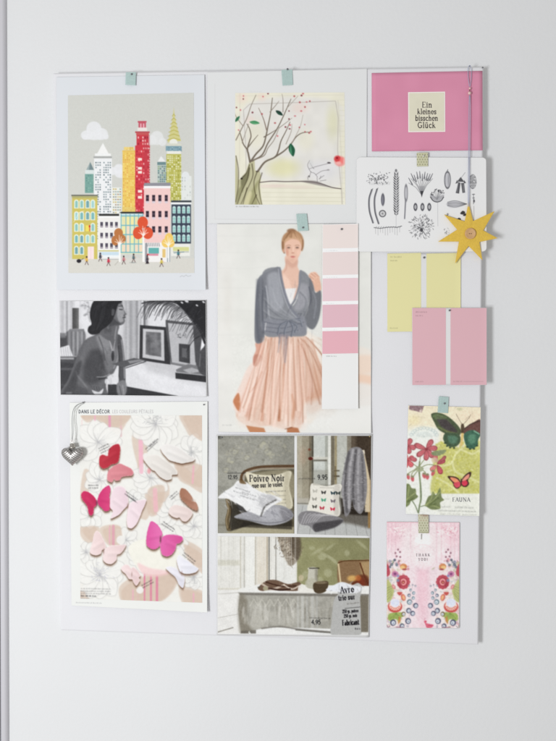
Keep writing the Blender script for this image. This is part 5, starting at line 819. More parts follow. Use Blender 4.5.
    c.blob([(239, 596), (247, 600), (246, 620), (252, 630), (240, 632)], (130, 124, 112), .7, 2.5); c.blob([(250, 606), (262, 604), (266, 618), (262, 628), (250, 626)], (184, 182, 174), .6, 3); c.blob([(270, 612), (298, 610), (298, 624), (270, 624)], (182, 180, 172), .5, 3)
    for i in range(90):
        x = R.uniform(241, 344); y = R.uniform(597, 612); c.line([(x, y), (x+R.randn()*1.5, y+R.uniform(5, 18))], R.uniform(.6, 2.2), [(134, 130, 120), (190, 188, 180), (206, 204, 198)][i % 3], .28, .9)
    for i in range(60):
        x = R.uniform(217, 296); c.line([(x, 537), (x+R.randn()*.3, R.uniform(560, 588))], R.uniform(.3, .9), [(188, 186, 178), (222, 221, 217)][i % 2], .3, .4)
    for i in range(6): x = 250+i*8; c.line([(x, 606), (x+4, 599), (x+8, 606)], .8, (196, 194, 184), .6, .5)
    for x, w, v in ((297, 2, 188), (301, 3, 196), (306, 2, 176), (311, 3, 190), (316, 2, 178)): c.rect(x, 596, x+w, 629, (v, v, v-4), .6, .8)
    c.poly([(255, 630), (270, 627), (371, 630), (371, 637), (240, 637)], (214, 214, 212), 1, .8); c.line([(262, 628.4), (280, 626.6), (300, 629.4), (332, 632)], 1.4, (122, 118, 112), .8, .8, True); c.line([(296, 629.8), (330, 632.8), (345, 633)], 1.4, (100, 98, 92), .7, .6)
    c.poly([(241, 631), (256, 630), (256, 634), (240.6, 634)], (120, 116, 108), .9, .6); c.ell(249.6, 632.4, .9, 1.3, (236, 236, 232), 1, .4); c.rect(216, 633.6, 330, 637, (214, 214, 213), 1, .5)
    c.poly([(345, 597), (371, 596), (371, 632), (345, 632)], (140, 134, 122), .7, 2)
    # printed bag
    c.blob([(334, 600), (338, 594), (336, 588), (342, 584), (350, 586), (358, 583), (362, 588), (360, 600), (361, 634), (333, 636), (331.6, 620)], (176, 176, 174), 1, .6); c.blob([(326, 590), (334, 585), (342, 582), (352, 585), (362, 588), (356, 593), (340, 592)], (212, 214, 218), 1, .8)
    for i in range(30): x, y = 328+R.rand()*34, 583+R.rand()*9; c.line([(x, y), (x+R.randn()*2, y+R.randn()*1.6)], .7, (150+R.randint(80),)*3, .7, .4)
    ink = (44, 42, 46)
    c.text('Avre', 340.4, 593.2, 6, ink, True, skew=-.1, width=.95, wt=.95); c.text('trie sur', 338.6, 600.6, 5, ink, True, skew=-.1, width=.86, wt=.95)
    scribble(c, 347, 604.6, 12, (110, 106, 100), 3, .8, -.12, 1.6); c.line([(345, 608.4), (360, 607)], .5, (60, 60, 60), .7)
    c.text('250 gr. poivre', 342.6, 613, 3.1, ink, True, skew=-.06, width=.68, wt=.95); c.text('250 gr. noir', 344, 617.6, 3.1, ink, True, skew=-.06, width=.68, wt=.95); c.text('Fabricant', 342.4, 625.4, 5.2, ink, True, skew=-.06, width=.64, wt=.95); scribble(c, 355, 629.6, 5, ink, 7, .9, 0, 2)
    c.poly([(360.4, 596), (367.6, 596), (368, 632), (361, 632)], (128, 122, 110), .95, .5)
    c.text('4,95', 311.4, 624, 4.2, (38, 38, 40), False, width=.98, wt=1.05, skew=.02); scribble(c, 309.6, 618.4, 21, (80, 78, 76), 42, .85, .03, 1.5)
    c.rect(366.4, 535, 371, 637, (0, 0, 0), 0); c.noise(.8, 5, 9); c.noise(.45, 4, 19); c.im = (c.im-160)*1.1+157; c.blur(1); return c

def paint_flora():
    c = Canvas(403, 402, 483, 519, (219, 214, 188)); R = rs(61)
    c.rect(403, 402, 483, 440, (221, 211, 184)); c.noise(6, 4, 2, (1, 1, .8)); c.ell(470, 417, 12, 6, (224, 204, 178), .6, 4); c.ell(414, 420, 6, 5, (220, 206, 160), .6, 3)
    c.poly([(403, 432), (440, 428), (436, 480), (436, 519), (403, 519)], (216, 219, 215), .9, 3); c.ell(422, 433, 16, 7, (214, 220, 214), .7, 3)
    for i in range(11): a = math.pi*(.08+.84*i/10); x, y = 424+13*math.cos(a), 437-9*math.sin(a); c.ell(x, y, 2, 1.6, (168, 184, 184), .7, .3, ring=.6); c.line([(424, 437), (x, y)], .3, (180, 190, 188), .6)
    for k in range(3): c.line([(424+(8-k*1.5)*math.cos(a), 437-(5-k)*math.sin(a)) for a in np.linspace(.1, 3, 12)], .4, (176, 190, 190), .6, .3)
    c.poly([(409.4, 405.4), (424, 405.6), (421.6, 412.6), (409, 409.4)], (124, 96, 104), .95, .5)
    for i in range(14): x, y = 410+R.rand()*12, 406+R.rand()*5; c.line([(x, y), (x+1, y+1)], .5, (170, 150, 150), .6)
    c.ell(420.5, 411, 1.2, 1.4, (216, 200, 190), .8); scribble(c, 413, 417, 12, (190, 178, 150), 4, .6, .1, 1.6); scribble(c, 426, 408, 8, (180, 170, 140), 5, .6)
    for x, y in ((409.6, 425.6), (455, 408), (459, 410), (431, 417)): c.line([(x, y), (x+1.6, y-1.6)], .5, (150, 140, 116), .7)
    c.ell(459.6, 409, 3, 1.6, (186, 186, 150), .7, .6); c.line([(472, 408), (472, 424)], .4, (184, 174, 150), .6)
    # yellow-green leafy map
    c.blob([(434, 450), (440, 442), (450, 444), (462, 448), (474, 440), (480, 446), (480, 494), (434, 496), (433, 470)], (184, 184, 102), .95, 1.5)
    for i in range(420):
        x, y = R.uniform(434, 480), R.uniform(441, 494); c.ell(x, y, R.uniform(.5, 1.6), R.uniform(.4, 1.1), [(206, 206, 116), (168, 170, 62), (214, 214, 150), (180, 178, 70), (198, 196, 90)][R.randint(5)], .6, .35, R.rand()*3)
    for p in ([(438, 466), (450, 464), (456, 454), (462, 448)], [(452, 462), (456, 472), (466, 476), (478, 482)], [(437, 478), (448, 484), (458, 492)], [(462, 450), (472, 454), (480, 450)]): c.line(p, 2, (220, 220, 172), .6, .8, True)
    c.rect(435, 493.6, 480, 519, (216, 218, 210), 1, .4); c.rect(403, 512, 436, 519, (216, 218, 214), .8, .5)
    k_ = 0; scribble(c, 444.6, 499.4, 5, (150, 150, 150), 2, .7); c.text('l', 471, 501, 4, (150, 150, 150))if False else None
    scribble(c, 441.6, 507.4, 9, (140, 142, 140), 8, .8, 0, 1.5); scribble(c, 455, 508, 19, (130, 132, 130), 9, .8, .03, 1.9); scribble(c, 438, 511, 38, (120, 122, 122), 10, .8, .03, 1.4); scribble(c, 440, 514.4, 38, (130, 130, 130), 11, .6, .03, 1.2)
    # geranium
    st = (106, 120, 88)
    c.line([(419.6, 462), (419, 470), (420.4, 485), (421, 498), (419.6, 505), (418.4, 512.6)], 1.5, st, 1, .35, True); c.line([(420, 464), (419.8, 485), (420, 505)], .5, (150, 164, 124), .8, .3, True); c.line([(412, 500.6), (415.4, 506), (418, 512.6)], 1, st, .95, .35, True); c.line([(420.6, 506.6), (425, 505.4)], .9, st, .9)
    for p in ([(419.4, 466), (426, 458), (433, 456), (440, 455)], [(419.6, 468), (428, 464.6), (436, 465.6)], [(419, 468), (413, 464), (409, 462)], [(419, 468), (413, 472), (411, 476)], [(419, 469), (415, 474), (412.6, 478)], [(420, 469), (425, 472), (426, 476)], [(419.6, 466), (420, 458), (421, 450)], [(419, 467), (409, 473), (407, 475)]): c.line(p, .8, (128, 136, 96), .95, .3, True)
    for i in range(12): a = i*.55; c.ell(419.4+3*math.cos(a), 469+1.8*math.sin(a), 1.3, .9, (146, 154, 120), .8, .35, a)
    pk = (184, 90, 98)
    def petal(x, y, L, w, a, col=pk):
        P = [(x+(u*L)*math.cos(a)-(v*w)*math.sin(a), y+(u*L)*math.sin(a)+(v*w)*math.cos(a)) for u, v in ((0, 0), (.35, -.8), (.8, -.9), (1.02, -.1), (.85, .85), (.4, .75))]
        c.blob(P, tuple(q*.8 for q in col), 1, .35); m = np.mean(P, 0); c.blob([tuple(m+(np.array(q)-m)*.72) for q in P], tuple(min(255, q*1.08+8) for q in col), .8, .7); c.line([(x, y), (x+L*.8*math.cos(a), y+L*.8*math.sin(a))], .4, (150, 46, 60), .6)
    for a, L in ((-1.0, 11), (-.1, 11), (.9, 11), (1.6, 11.5), (2.5, 12), (3.5, 13)): petal(426.4, 449, L, 2.9, a)
    for a in (-1.2, .3, 1.4, 2.3): petal(408, 446, 8, 2.8, a)
    for a in (-2, -.6, .8, 2): petal(407.4, 461, 7.6, 2.8, a, (206, 90, 98))
    petal(409, 458, 8, 2.4, .3); petal(437, 462, 8, 2.6, -1.9, (190, 84, 92)); petal(437, 464, 9, 2.8, -.5, (176, 70, 84)); petal(437, 465, 10, 2.8, 1.1, (186, 74, 86)); petal(436, 465, 8, 2.6, 2.3, (206, 120, 112)); petal(440, 463, 9, 1.8, -.9, (160, 80, 84))
    c.ell(434.6, 460, 3.4, 2.8, (198, 176, 150), .8, .6); c.blob([(431, 453), (437, 450.6), (446, 450), (443, 454), (435, 456)], (122, 134, 98), .95, .5); c.ell(426.4, 449, 1.3, 1.3, (130, 40, 54), .8)
    for x, y, a in ((408, 476.6, 1.3), (412.4, 478.6, 1.4), (424, 475.6, 1.3), (427.4, 476.6, 1.6), (433, 473, 2)): c.ell(x, y, 1.7, 3, (190, 80, 88), .95, .4, a-1.57); c.ell(x, y-2, 1.5, 1.2, (120, 126, 92), .9)
    # leaves
    gl = (110, 122, 80)
    c.blob([(405.6, 486), (409, 484), (411.6, 488), (415.6, 489), (416, 494), (418, 496.6), (414, 500), (411, 501), (409, 505), (405, 505.6)], gl, 1, .5); c.blob([(425, 505), (428, 497), (431, 495), (433, 491.6), (436, 495), (440, 487.6), (441.6, 497), (444, 500), (440, 502.6), (440, 508.6), (432, 509.6), (427, 507)], gl, 1, .5)
    for p in ([(406, 500), (411, 496), (416, 492)], [(406, 504), (408, 495), (409, 486)], [(425, 505), (433, 501), (440, 492)], [(425, 505), (434, 506), (440, 508)], [(426, 505), (431, 499), (433, 493)]): c.line(p, .7, (164, 174, 110), .7, .4)
    for p in ([(407, 502), (414, 498)], [(430, 504), (438, 498)], [(428, 506), (436, 504)]): c.line(p, 1.4, (74, 88, 46), .6, .7)
    # green butterfly
    dg = (62, 84, 62)
    c.blob([(431, 414.6), (436, 412.6), (444, 414.4), (452, 419.6), (459, 427), (461, 432), (458, 436), (449, 435), (444, 433), (438, 429), (434, 422)], (70, 82, 58), 1, .5); c.blob([(436, 416), (444, 418), (452, 425), (457, 432), (448, 431), (440, 425)], (64, 54, 62), .8, 1.4); c.blob([(432.4, 416), (437, 414), (447, 417), (444, 419), (436, 419)], (104, 124, 80), .6, .8); c.line([(438, 427), (446, 431), (456, 434)], 1.6, (120, 130, 72), .6, .9)
    c.blob([(446, 433), (458, 434), (460.6, 440), (458, 445), (454, 447), (449, 446.6), (445, 443), (443, 438)], dg, 1, .5); c.blob([(448, 436), (457, 437), (456, 443), (450, 443)], (84, 128, 106), .7, 1.4)
    c.blob([(463, 430), (468, 425.6), (474, 422), (480.4, 420), (480.4, 436), (470, 434), (464, 434)], (98, 66, 62), 1, .5); c.line([(464, 429), (470, 424.4), (480, 420.6)], .9, (50, 40, 38), .8, .4); c.blob([(464, 434), (472, 430), (480, 434), (478, 440), (477.6, 445), (473, 448.6), (468, 448), (465, 443)], (54, 94, 76), 1, .5); c.blob([(468, 436), (475, 435), (475, 442), (470, 444)], (96, 150, 120), .6, 1.4); c.line([(474, 431), (479, 434)], 1.2, (150, 200, 170), .7, .6)
    for x, y in ((445, 443), (447, 446), (450, 447.6), (454, 448), (467, 447), (470, 449), (474, 448.8), (477, 445.6)): c.ell(x, y, 1.1, .9, (40, 58, 48), .9)
    c.blob([(461, 425), (463.4, 424), (464.4, 430), (463, 434), (461, 433)], (76, 62, 48), 1, .4); c.poly([(461.4, 433), (463.6, 433), (462.4, 446), (459.8, 446)], (206, 178, 104), 1, .5); c.line([(462, 424.6), (457, 416), (456, 414)], .4, (96, 84, 70), .9); c.line([(463, 424.6), (469, 418), (470.6, 414.6)], .4, (96, 84, 70), .9); scribble(c, 465, 420, 6, (120, 110, 90), 6, .6, -.6)
    # red butterfly
    c.blob([(447.6, 477), (450, 476), (456, 477), (459.6, 480), (460.6, 485), (459, 488), (456, 488.6), (453.6, 486), (452.6, 483)], (58, 36, 34), 1, .4); c.blob([(461, 481), (464, 476), (468, 472.6), (471, 472), (470.6, 476), (468, 480), (469, 484), (466, 487), (462, 486)], (58, 36, 34), 1, .4)
    c.blob([(450, 477.4), (456, 478.4), (459.4, 482), (456, 483), (453, 481.6)], (224, 132, 96), 1, .5); c.blob([(454, 483), (459.6, 482), (460, 486), (456.6, 487.8), (454.4, 486)], (206, 66, 84), 1, .5); c.blob([(462, 480.6), (465, 476.6), (469, 474), (468.6, 478), (464, 481)], (220, 136, 116), 1, .5); c.blob([(461.8, 482), (466, 480.4), (467.6, 483.6), (465, 486), (462.4, 485)], (208, 50, 74), 1, .5); c.line([(461, 479), (460.8, 486)], .9, (50, 30, 30), .9)
    c.noise(1.0, 9, 6); c.noise(.5, 7, 16); c.im = c.im*.86+np.array((206, 201, 190))*.14; c.blur(2); c.text('FAUNA', 461.4, 501.4, 3.7, (96, 96, 102), True, 'c', width=1.2, wt=.95); return c

def paint_thanks():
    c = Canvas(384, 519, 462, 631, (222, 206, 210)); R = rs(71)
    c.rect(386, 521, 460, 545, (218, 184, 192), .8, 6); c.ell(422.6, 585, 6, 42, (220, 178, 190), .75, 4); c.ell(423, 543, 22, 22, (220, 212, 212), .8, 5); c.noise(5, 4, 3, (1, 1.2, 1)); c.noise(1.5, 3, 13, (1, 1.2, 1))
    for x in (388, 391, 395, 410, 436, 441, 450, 454, 458): c.rect(x, 522, x+.9, 545+R.rand()*20, (206, 164, 176), .5, .5)
    c.rect(386, 521.4, 460, 522.6, (202, 134, 148), .8, .3); c.rect(386, 522, 386.8, 560, (206, 150, 162), .7, .3); c.rect(459, 522, 459.8, 560, (206, 150, 162), .7, .3)
    for sx in (-1, 1):
        for i in range(60): x, y = 423+sx*(24.5+R.randn()*4.6), 530+R.randn()*2.8; c.ell(x, y, .6, .5, (232, 226, 222), .8)
        for i in range(26): x, y = 423+sx*(24+R.randn()*5), 532+R.randn()*2.6; c.line([(x, y), (x+R.randn(), y+R.randn())], .5, (190, 110, 130) if sx > 0 else (190, 150, 160), .7)
    c.ell(423, 540, 8, 8, (226, 224, 222), .9, 2); c.ell(423, 557, 12, 12, (222, 212, 213), .7, 3)
    for i in range(60): a = i*.105; c.ell(423+12.4*math.cos(a), 557+12.4*math.sin(a), .6, .6, (214, 190, 196), .5)
    c.line([(421.6, 534), (421.4, 539)], .7, (70, 76, 66), .9)
    for sx in (-1, 1):
        for i in range(210):
            x = 386.6+abs(R.randn())*9; y = R.uniform(560, 627); k3 = [(150, 160, 110), (186, 96, 108), (110, 120, 140), (206, 176, 150), (196, 140, 150)][i % 5]
            c.ell(423+(x-423)*(-sx), y, R.uniform(.6, 2.1), R.uniform(.5, 1.5), k3, .6, .4, R.rand()*3)
    for sx in (-1, 1):
        def M(x): return 423+(x-423)*(-sx)
        def e(x, y, rx, ry, col, a=.95, soft=.35, rot=0., ring=0.): c.ell(M(x), y, rx, ry, col, a, soft, -rot*sx*-1, ring)
        c.ell(M(397), 600, 13, 34, (218, 216, 208), .55, 4)
        for x, y in ((398, 549.6), (395.4, 553), (400, 552), (396.6, 556.4), (400.2, 557), (395, 560), (399, 561)): c.ell(M(x), y, 1, 1.1, (150, 96, 108), .9, .3); c.ell(M(x), y, .4, .4, (100, 110, 130), .9)
        for x, y, r in ((394.6, 560, 1.3), (391.6, 564.6, 1.5), (396.6, 565, 1.3), (390, 567, 1.2)): c.ell(M(x), y, r, r, (74, 92, 110), .9, .3, ring=.9)
        c.line([(M(388), 568), (M(392), 564), (M(395), 560)], .7, (74, 92, 96), .8)
        c.blob([(M(386.4), 564), (M(389), 567), (M(390), 574), (M(386.4), 576)], (176, 60, 76), .95, .5)
        c.ell(M(403.4), 566.6, 3.6, 3, (196, 120, 70), .95, .4); c.ell(M(402.6), 567.6, 2.4, 2, (222, 186, 120), .9, .4); c.ell(M(404.4), 569.4, 2.4, .9, (150, 54, 60), .9)
        c.ell(M(395), 574, 3.4, 3, (186, 110, 150), .9, .4); c.ell(M(395), 574, 1.5, 1.4, (120, 60, 110), .9, .4); c.ell(M(398), 576, 1.4, 1.4, (120, 120, 170), .8)
        for i in range(12): a = i*.5236; c.ell(M(403.4)+4.8*math.cos(a), 582+5.4*math.sin(a), 2, 2, (178, 62, 76), .95, .4)
        c.ell(M(403.4), 582, 4.6, 5, (168, 58, 72), .95, .4); c.ell(M(403.4), 582, 3.1, 3.4, (226, 150, 146), .9, .3, ring=1.4); c.ell(M(403.2), 582.4, 1.4, 1.5, (150, 44, 54), .95); c.ell(M(403.2), 582.4, .6, .6, (220, 190, 110), .95)
        c.blob([(M(400), 580), (M(397.6), 584), (M(400), 588), (M(402), 584)], (140, 36, 52), .5, .8)
        c.ell(M(398), 580.4, 1.6, 1.6, (110, 130, 160), .8)
        c.blob([(M(387), 580), (M(391), 584), (M(394), 590), (M(392), 598), (M(389), 602), (M(386.4), 600)], (166, 174, 96), .9, .7)
        for i in range(5): c.line([(M(387), 600-i*3), (M(392), 594-i*2)], .5, (116, 132, 84), .7)
        c.ell(M(393.6), 586.8, 1.6, 2.6, (196, 110, 116), .9, .4, sx*.5); c.ell(M(393.6), 586.8, .7, 1.4, (226, 170, 160), .9, .3, sx*.5)
        c.blob([(M(397), 592.6), (M(400), 592), (M(402.4), 592.6), (M(399.6), 595.6)], (190, 70, 64), .95, .4)
        c.ell(M(403.2), 597.4, 2.3, 3.6, (198, 96, 78), .95, .4, .3*sx); c.ell(M(403.6), 597.6, 1.2, 2.4, (226, 178, 120), .9, .35, .3*sx)
        c.ell(M(395), 606.6, 7.2, 6, (190, 62, 58), .95, .4); c.ell(M(395), 605.6, 6, 4.9, (228, 196, 176), .95, .4)
        for i in range(7): a = .25+i*.44; c.line([(M(395)+3*math.cos(a), 605.6+2.6*math.sin(a)), (M(395)+6.4*math.cos(a), 606+5.4*math.sin(a))], .6, (196, 72, 66), .85, .3)
        c.ell(M(395), 603, 4.8, 4.2, (206, 214, 232), .95, .5)
        for i in range(4): c.line([(M(392+i*2), 600), (M(392.4+i*1.8), 605)], .4, (160, 176, 210), .7)
        c.blob([(M(389), 614), (M(394), 612.6), (M(402), 612.4), (M(405), 615), (M(401), 618), (M(399), 623), (M(396), 619), (M(391), 621), (M(388), 619)], (140, 166, 72), .95, .5)
        for i in range(5): c.line([(M(396), 613), (M(390+i*3), 619)], .5, (98, 126, 56), .7)
        c.blob([(M(399), 616), (M(401), 620), (M(398), 624)], (190, 120, 60), .8, .5)
        for x, y, r, col in ((409, 585.6, 1, 2), (412.6, 585, .9, 2), (415.4, 586, 1, 2), (410.6, 590, 1.3, 1), (413.6, 593, 1.6, 1), (409, 595.4, 1.6, 0), (413.2, 598, 1.6, 1), (409.4, 602, 2.6, 1), (415.6, 605.6, 2.5, 0), (408.6, 610.6, 2.5, 0), (412.6, 613.4, 2.4, 0), (403.4, 614, 2.2, 3), (408, 621, 2.9, 0), (393, 622.6, 3, 0), (402, 626, 2.4, 0)):
            k2 = [(66, 76, 100), (92, 118, 130), (130, 130, 140), (110, 96, 70)][col]; c.ell(M(x), y, r, r*1.08, k2, .92, .35); c.ell(M(x+.3), y+.3, r*.62, r*.66, (206, 214, 220), .95, .3); c.ell(M(x+.5), y+.6, r*.25, r*.3, (110, 130, 150), .8, .3)
        c.line([(M(412.6), 586), (M(410), 596), (M(413), 604), (M(410), 613), (M(408), 620), (M(402), 627), (M(395), 627.6), (M(391), 625)], .4, (150, 120, 130), .6, .3, True)
        c.line([(M(396), 627), (M(404), 628)], .8, (130, 60, 84), .8); c.line([(M(387), 625), (M(388), 628), (M(390), 626)], .5, (70, 76, 84), .8)
    c.blob([(424, 621), (426, 623), (430, 624), (433.6, 625), (431, 628), (427, 628), (425.6, 625.4)], (206, 84, 108), .95, .4); c.ell(425.4, 621.6, 1.3, 1.2, (206, 84, 108)); c.line([(428, 625), (432, 626)], .5, (150, 40, 70), .8); c.line([(424, 620), (425.6, 617.8)], .4, (180, 90, 110), .7)
    c.line([(459, 562), (459.4, 628)], .6, (120, 110, 80), .6); c.noise(.9, 8, 91, (1, 1.1, 1)); c.noise(.5, 7, 92); c.im = c.im*.84+np.array((212, 198, 200))*.16; c.blur(2)
    k = (92, 84, 90); c.text('T H A N K', 423, 556.2, 2.5, k, True, 'c', width=.98, wt=.9); c.text('Y O U !', 423, 560.6, 2.5, k, True, 'c', width=.9, wt=.9); return c

def paint_strip():
    c = Canvas(319, 221, 361, 411, (238, 239, 240)); c.rect(318, 352, 362, 412, (214, 214, 213), 1, .15)
    for y in (248.3, 274.9, 301.2, 327.6): scribble(c, 326, y+2.7, 11, (150, 150, 152), int(y), .7, 0, 1.)
    scribble(c, 326.5, 356.6, 10, (130, 130, 130), 77, .8, 0, 1.1); return c
def paint_cityprint_sheet():
    c = Canvas(55, 72, 208, 292, (210, 213, 217)); c.line([(180, 277), (182, 275.6), (184, 276.6), (186, 275), (188, 276.4), (191, 275.6)], .4, (160, 160, 162), .7); return c
def swatch(x0, y0, x1, y1, col, tint, xs, ws, seed):
    c = Canvas(x0, y0, x1, y1, col); c.rect(xs, y0-3, xs+ws, y1+3, (206, 206, 206) if tint == 0 else (211, 205, 203), 1, .15)
    k = tuple(v*.72 for v in col); L = x0
    scribble(c, L+4, y0+5, 11, k, seed, .8, 0, 1.4); scribble(c, L+4, y0+8.6, 7, k, seed+1, .8, 0, 1.2); scribble(c, L+3.4, y1-3.4, 8, k, seed+2, .7, 0, 1.2)
    if tint: scribble(c, xs+ws+3, y1-3.6, 9, k, seed+3, .7, 0, 1.2); c.line([(xs+ws+13, y1-4), (x1-4, y1-4)], .5, k, .35)
    return c
def paint_lemon(): return swatch(386.5, 252.5, 461.5, 332, (206, 201, 152), 0, 421.2, 5, 3)
def paint_rose(): return swatch(411.8, 307.6, 487.2, 385.5, (201, 163, 170), 1, 446, 4.3, 13)
def paint_tree_sheet():
    c = Canvas(205, 66, 369, 226, (211, 212, 212)); c.line([(215, 84), (215, 219)], .5, (198, 198, 198), .7); c.line([(215, 219), (300, 220)], .5, (196, 196, 196), .7)
    scribble(c, 236, 207, 23, (120, 120, 118), 3, .8, 0, 1.2); scribble(c, 250, 92, 12, (196, 196, 190), 5, .5); return c
def paint_washi(x0, y0, x1, y1, seed):
    c = Canvas(x0, y0, x1, y1, (166, 166, 138)); q = rs(seed)
    for i in range(5):
        for j in range(8):
            x = x0+(i+.5*(j % 2))*2.6; y = y0+j*2.5; c.line(O_(x, y, 1.15, 1.15, n=9), .5, (208, 206, 178) if seed == 1 else (206, 204, 184), .8, .3); c.ell(x, y, .4, .4, (190, 150, 140) if (seed == 2 and y < y0+8) else (140, 140, 112), .8)
    if seed == 2: c.ell((x0+x1)/2+2, y0+2, 4, 1.6, (150, 124, 112), .6, 1)
    return c
# ---------------------------------------------------------------- the setting: wall and door casing
TH = .014                                     # the board stands 14 mm proud of the wall
M_wall = mat('wall_paint', (226, 227, 228), .75, bump=.16, bscale=210, var=.02, vscale=2.2)
n = 2; me = rawmesh('wall', [(-3, TH, -2), (4, TH, -2), (4, TH, 2.2), (-3, TH, 2.2)], [(0, 1, 2, 3)]); props(link('wall', me, None, M_wall), kind='structure')
M_case = mat('casing_paint', (200, 199, 204), .5, bump=.1, bscale=90)
def casing(name, xw, xf, depth, wide, rnd_):   # xw, xf = (top, bottom) of its edge on the wall and of its front face; a rounded moulding between
    V = []; K = 9
    for yy, k in ((-120, 0), (860, 1)):
        w = P(xw[k], yy, -TH); f = P(xf[k], yy, -TH+depth)
        for a in np.linspace(0, math.pi/2, K): V.append((f[0]+(w[0]-f[0])*math.cos(a), TH-depth*math.sin(a) if rnd_ else (TH if a == 0 else TH-depth), f[2]))
        V += [(f[0]-wide, TH-depth, f[2]), (f[0]-wide, TH+.001, f[2])]
    n_ = K+2; Fc = [(i, i+1, n_+i+1, n_+i) for i in range(n_-1)]+[tuple(range(n_))[::-1], tuple(range(n_, 2*n_))]
    return props(link(name, rawmesh(name, V, Fc, False), None, M_case), kind='structure')
casing('door_casing', (6.6, 9.8), (1.2, 4.4), .0065, .0042, True)
casing('door_frame', (-3.2, .9), (-4, .2), .005, .09, True)

# ---------------------------------------------------------------- the pinboard
M_board = mat('board_canvas', (228, 228, 231), .8, bump=.18, bscale=700, var=.015, vscale=9)
BQ = [(53.2, 73), (483.5, 66.8), (478.4, 645), (60.5, 630.5)]
org = tuple(P(270, 638, 0)); t = empty('pinboard', org, 'large white pinboard hung on the wall, carrying all the prints and cards', 'pinboard')
zero = lambda u, v: 0*u
def rnd(u, v):     # the canvas rolls back a little at its rim
    e = np.minimum(np.minimum(u, 1-u)*430, np.minimum(v, 1-v)*570); return -.0016*np.clip(1-e/1.8, 0, 1)**2
us = np.unique(np.concatenate([np.linspace(0, .006, 6), np.linspace(.006, .994, 24), np.linspace(.994, 1, 6)])); 
def board():
    u, v = np.meshgrid(us, us); x, y = quadpts(BQ, u, v); A = P(x, y, rnd(u, v)-.0); A = A-np.array(org); B = A.copy(); B[..., 1] = TH-.0002-org[1]; k = len(us); n0 = k*k
    F0 = P(*quadpts(BQ, u, v), 0*u)-np.array(org); A[..., 0] = F0[..., 0]; A[..., 2] = F0[..., 2]; B[..., 0] = F0[..., 0]; B[..., 2] = F0[..., 2]
    idx = np.arange(n0).reshape(k, k); ring = np.concatenate([idx[0, :-1], idx[:-1, -1], idx[-1, ::-1][:-1], idx[::-1, 0][:-1]]); r2 = np.roll(ring, -1)
    Fc = np.vstack([gridfaces(k-1, k-1), gridfaces(k-1, k-1, n0, True), np.stack([ring, r2, r2+n0, ring+n0], 1)]); return link('canvas_panel', rawmesh('canvas_panel', np.vstack([A.reshape(-1, 3), B.reshape(-1, 3)]), Fc), t, M_board)
board()

# ---------------------------------------------------------------- papers
M_paper = mat('paper', (226, 226, 226), .65, bump=.05, bscale=900)
M_ink = inkmat('printed_ink', .65, spec=.08); M_gloss = inkmat('glossy_ink', .5, spec=.1); M_matte = inkmat('matte_ink', .85, spec=.06)
MM = .001
def curl(r=0., b=0., l=0., t=0., br=0., bl=0., tr=0., tl=0., rip=0., f=(1.5, 2.2), w=.12):
    e = lambda x: np.clip(1-x/w, 0, 1)**2
    return lambda u, v: MM*(r*e(1-u)+b*e(1-v)+l*e(u)+t*e(v)+br*(u*v)**4+bl*((1-u)*v)**4+tr*(u*(1-v))**4+tl*((1-u)*(1-v))**4
                            +rip*(.5+.5*np.sin(6.28*(f[0]*u+.35*v)+1)*np.sin(6.28*(f[1]*v+.2*u)+.6)))
def inset(q, e=.3):
    return [(q[0][0]+e, q[0][1]+e), (q[1][0]-e, q[1][1]+e), (q[2][0]-e, q[2][1]-e), (q[3][0]+e, q[3][1]-e)]
def sheet_thing(name, label, cat, q, d, lift, n=(36, 44), th=.00025, m=None, canvas=None, gain=1., corner=0., group=None, part='paper_sheet'):
    o = tuple(P((q[2][0]+q[3][0])/2, (q[2][1]+q[3][1])/2, d)); t = empty(name, o, label, cat, group)
    solid(part, q, o, d, lift, th, m or M_paper, t, n, corner, canvas, gain); return t, o
UP = .0002
# city print
q = [(56.6, 77), (204.6, 74.6), (205.8, 290), (57, 289.6)]; lf = curl(r=1.4, b=1.2, br=3.2, bl=.8, rip=.6)
t, o = sheet_thing('art_print', 'white art print of a colourful city street with a tall red tower', 'art print', q, .0007, lf, (300, 430), canvas=paint_cityprint_sheet(), gain=1.14, m=M_ink)
picture('printed_picture', [(68, 95.4), (193.8, 92.8), (194.4, 273), (68.5, 273)], paint_city(), o, .0007+UP, lf, M_ink, 1.16, t, 2.4, q)
# tree print
q = [(207.4, 72.2), (367, 68.8), (366.6, 223.2), (207.6, 223.4)]; lf = curl(r=.5, b=.8, l=.3, rip=.3)
t, o = sheet_thing('art_print', 'square white print of a bare twisted tree with green leaves and a red flower', 'art print', q, .0006, lf, (320, 310), canvas=paint_tree_sheet(), gain=1.2, m=M_ink)
picture('printed_picture', [(235.2, 93), (344.4, 92.4), (345.4, 204.6), (235, 204.6)], paint_tree(), o, .0006+UP, lf, M_ink, 1.22, t, 2.4, q)
# wish card
q = [(371.6, 73), (482.4, 70.8), (482.6, 150.3), (371.8, 151.4)]; lf = curl(b=.5, r=.6)
t, o = sheet_thing('greeting_card', 'pink greeting card with a small cream square of black lettering, at the upper right', 'greeting card', q, .0012, lf, (24, 20), .0005, M_matte, paint_wish(), 1.3, part='card_stock')
lq = [(408, 92.2), (445, 91.6), (445.2, 131.8), (408.2, 132.2)]
cb = Canvas(406, 90, 447, 134, (226, 214, 208)); picture('label_border', lq, cb, o, .0012+UP, lf, M_matte, 1.3, t, 1., q)
picture('label_panel', inset(lq, 1), paint_wish_label(), o, .0012+2*UP, lf, M_matte, 1.32, t, 4.6, q)
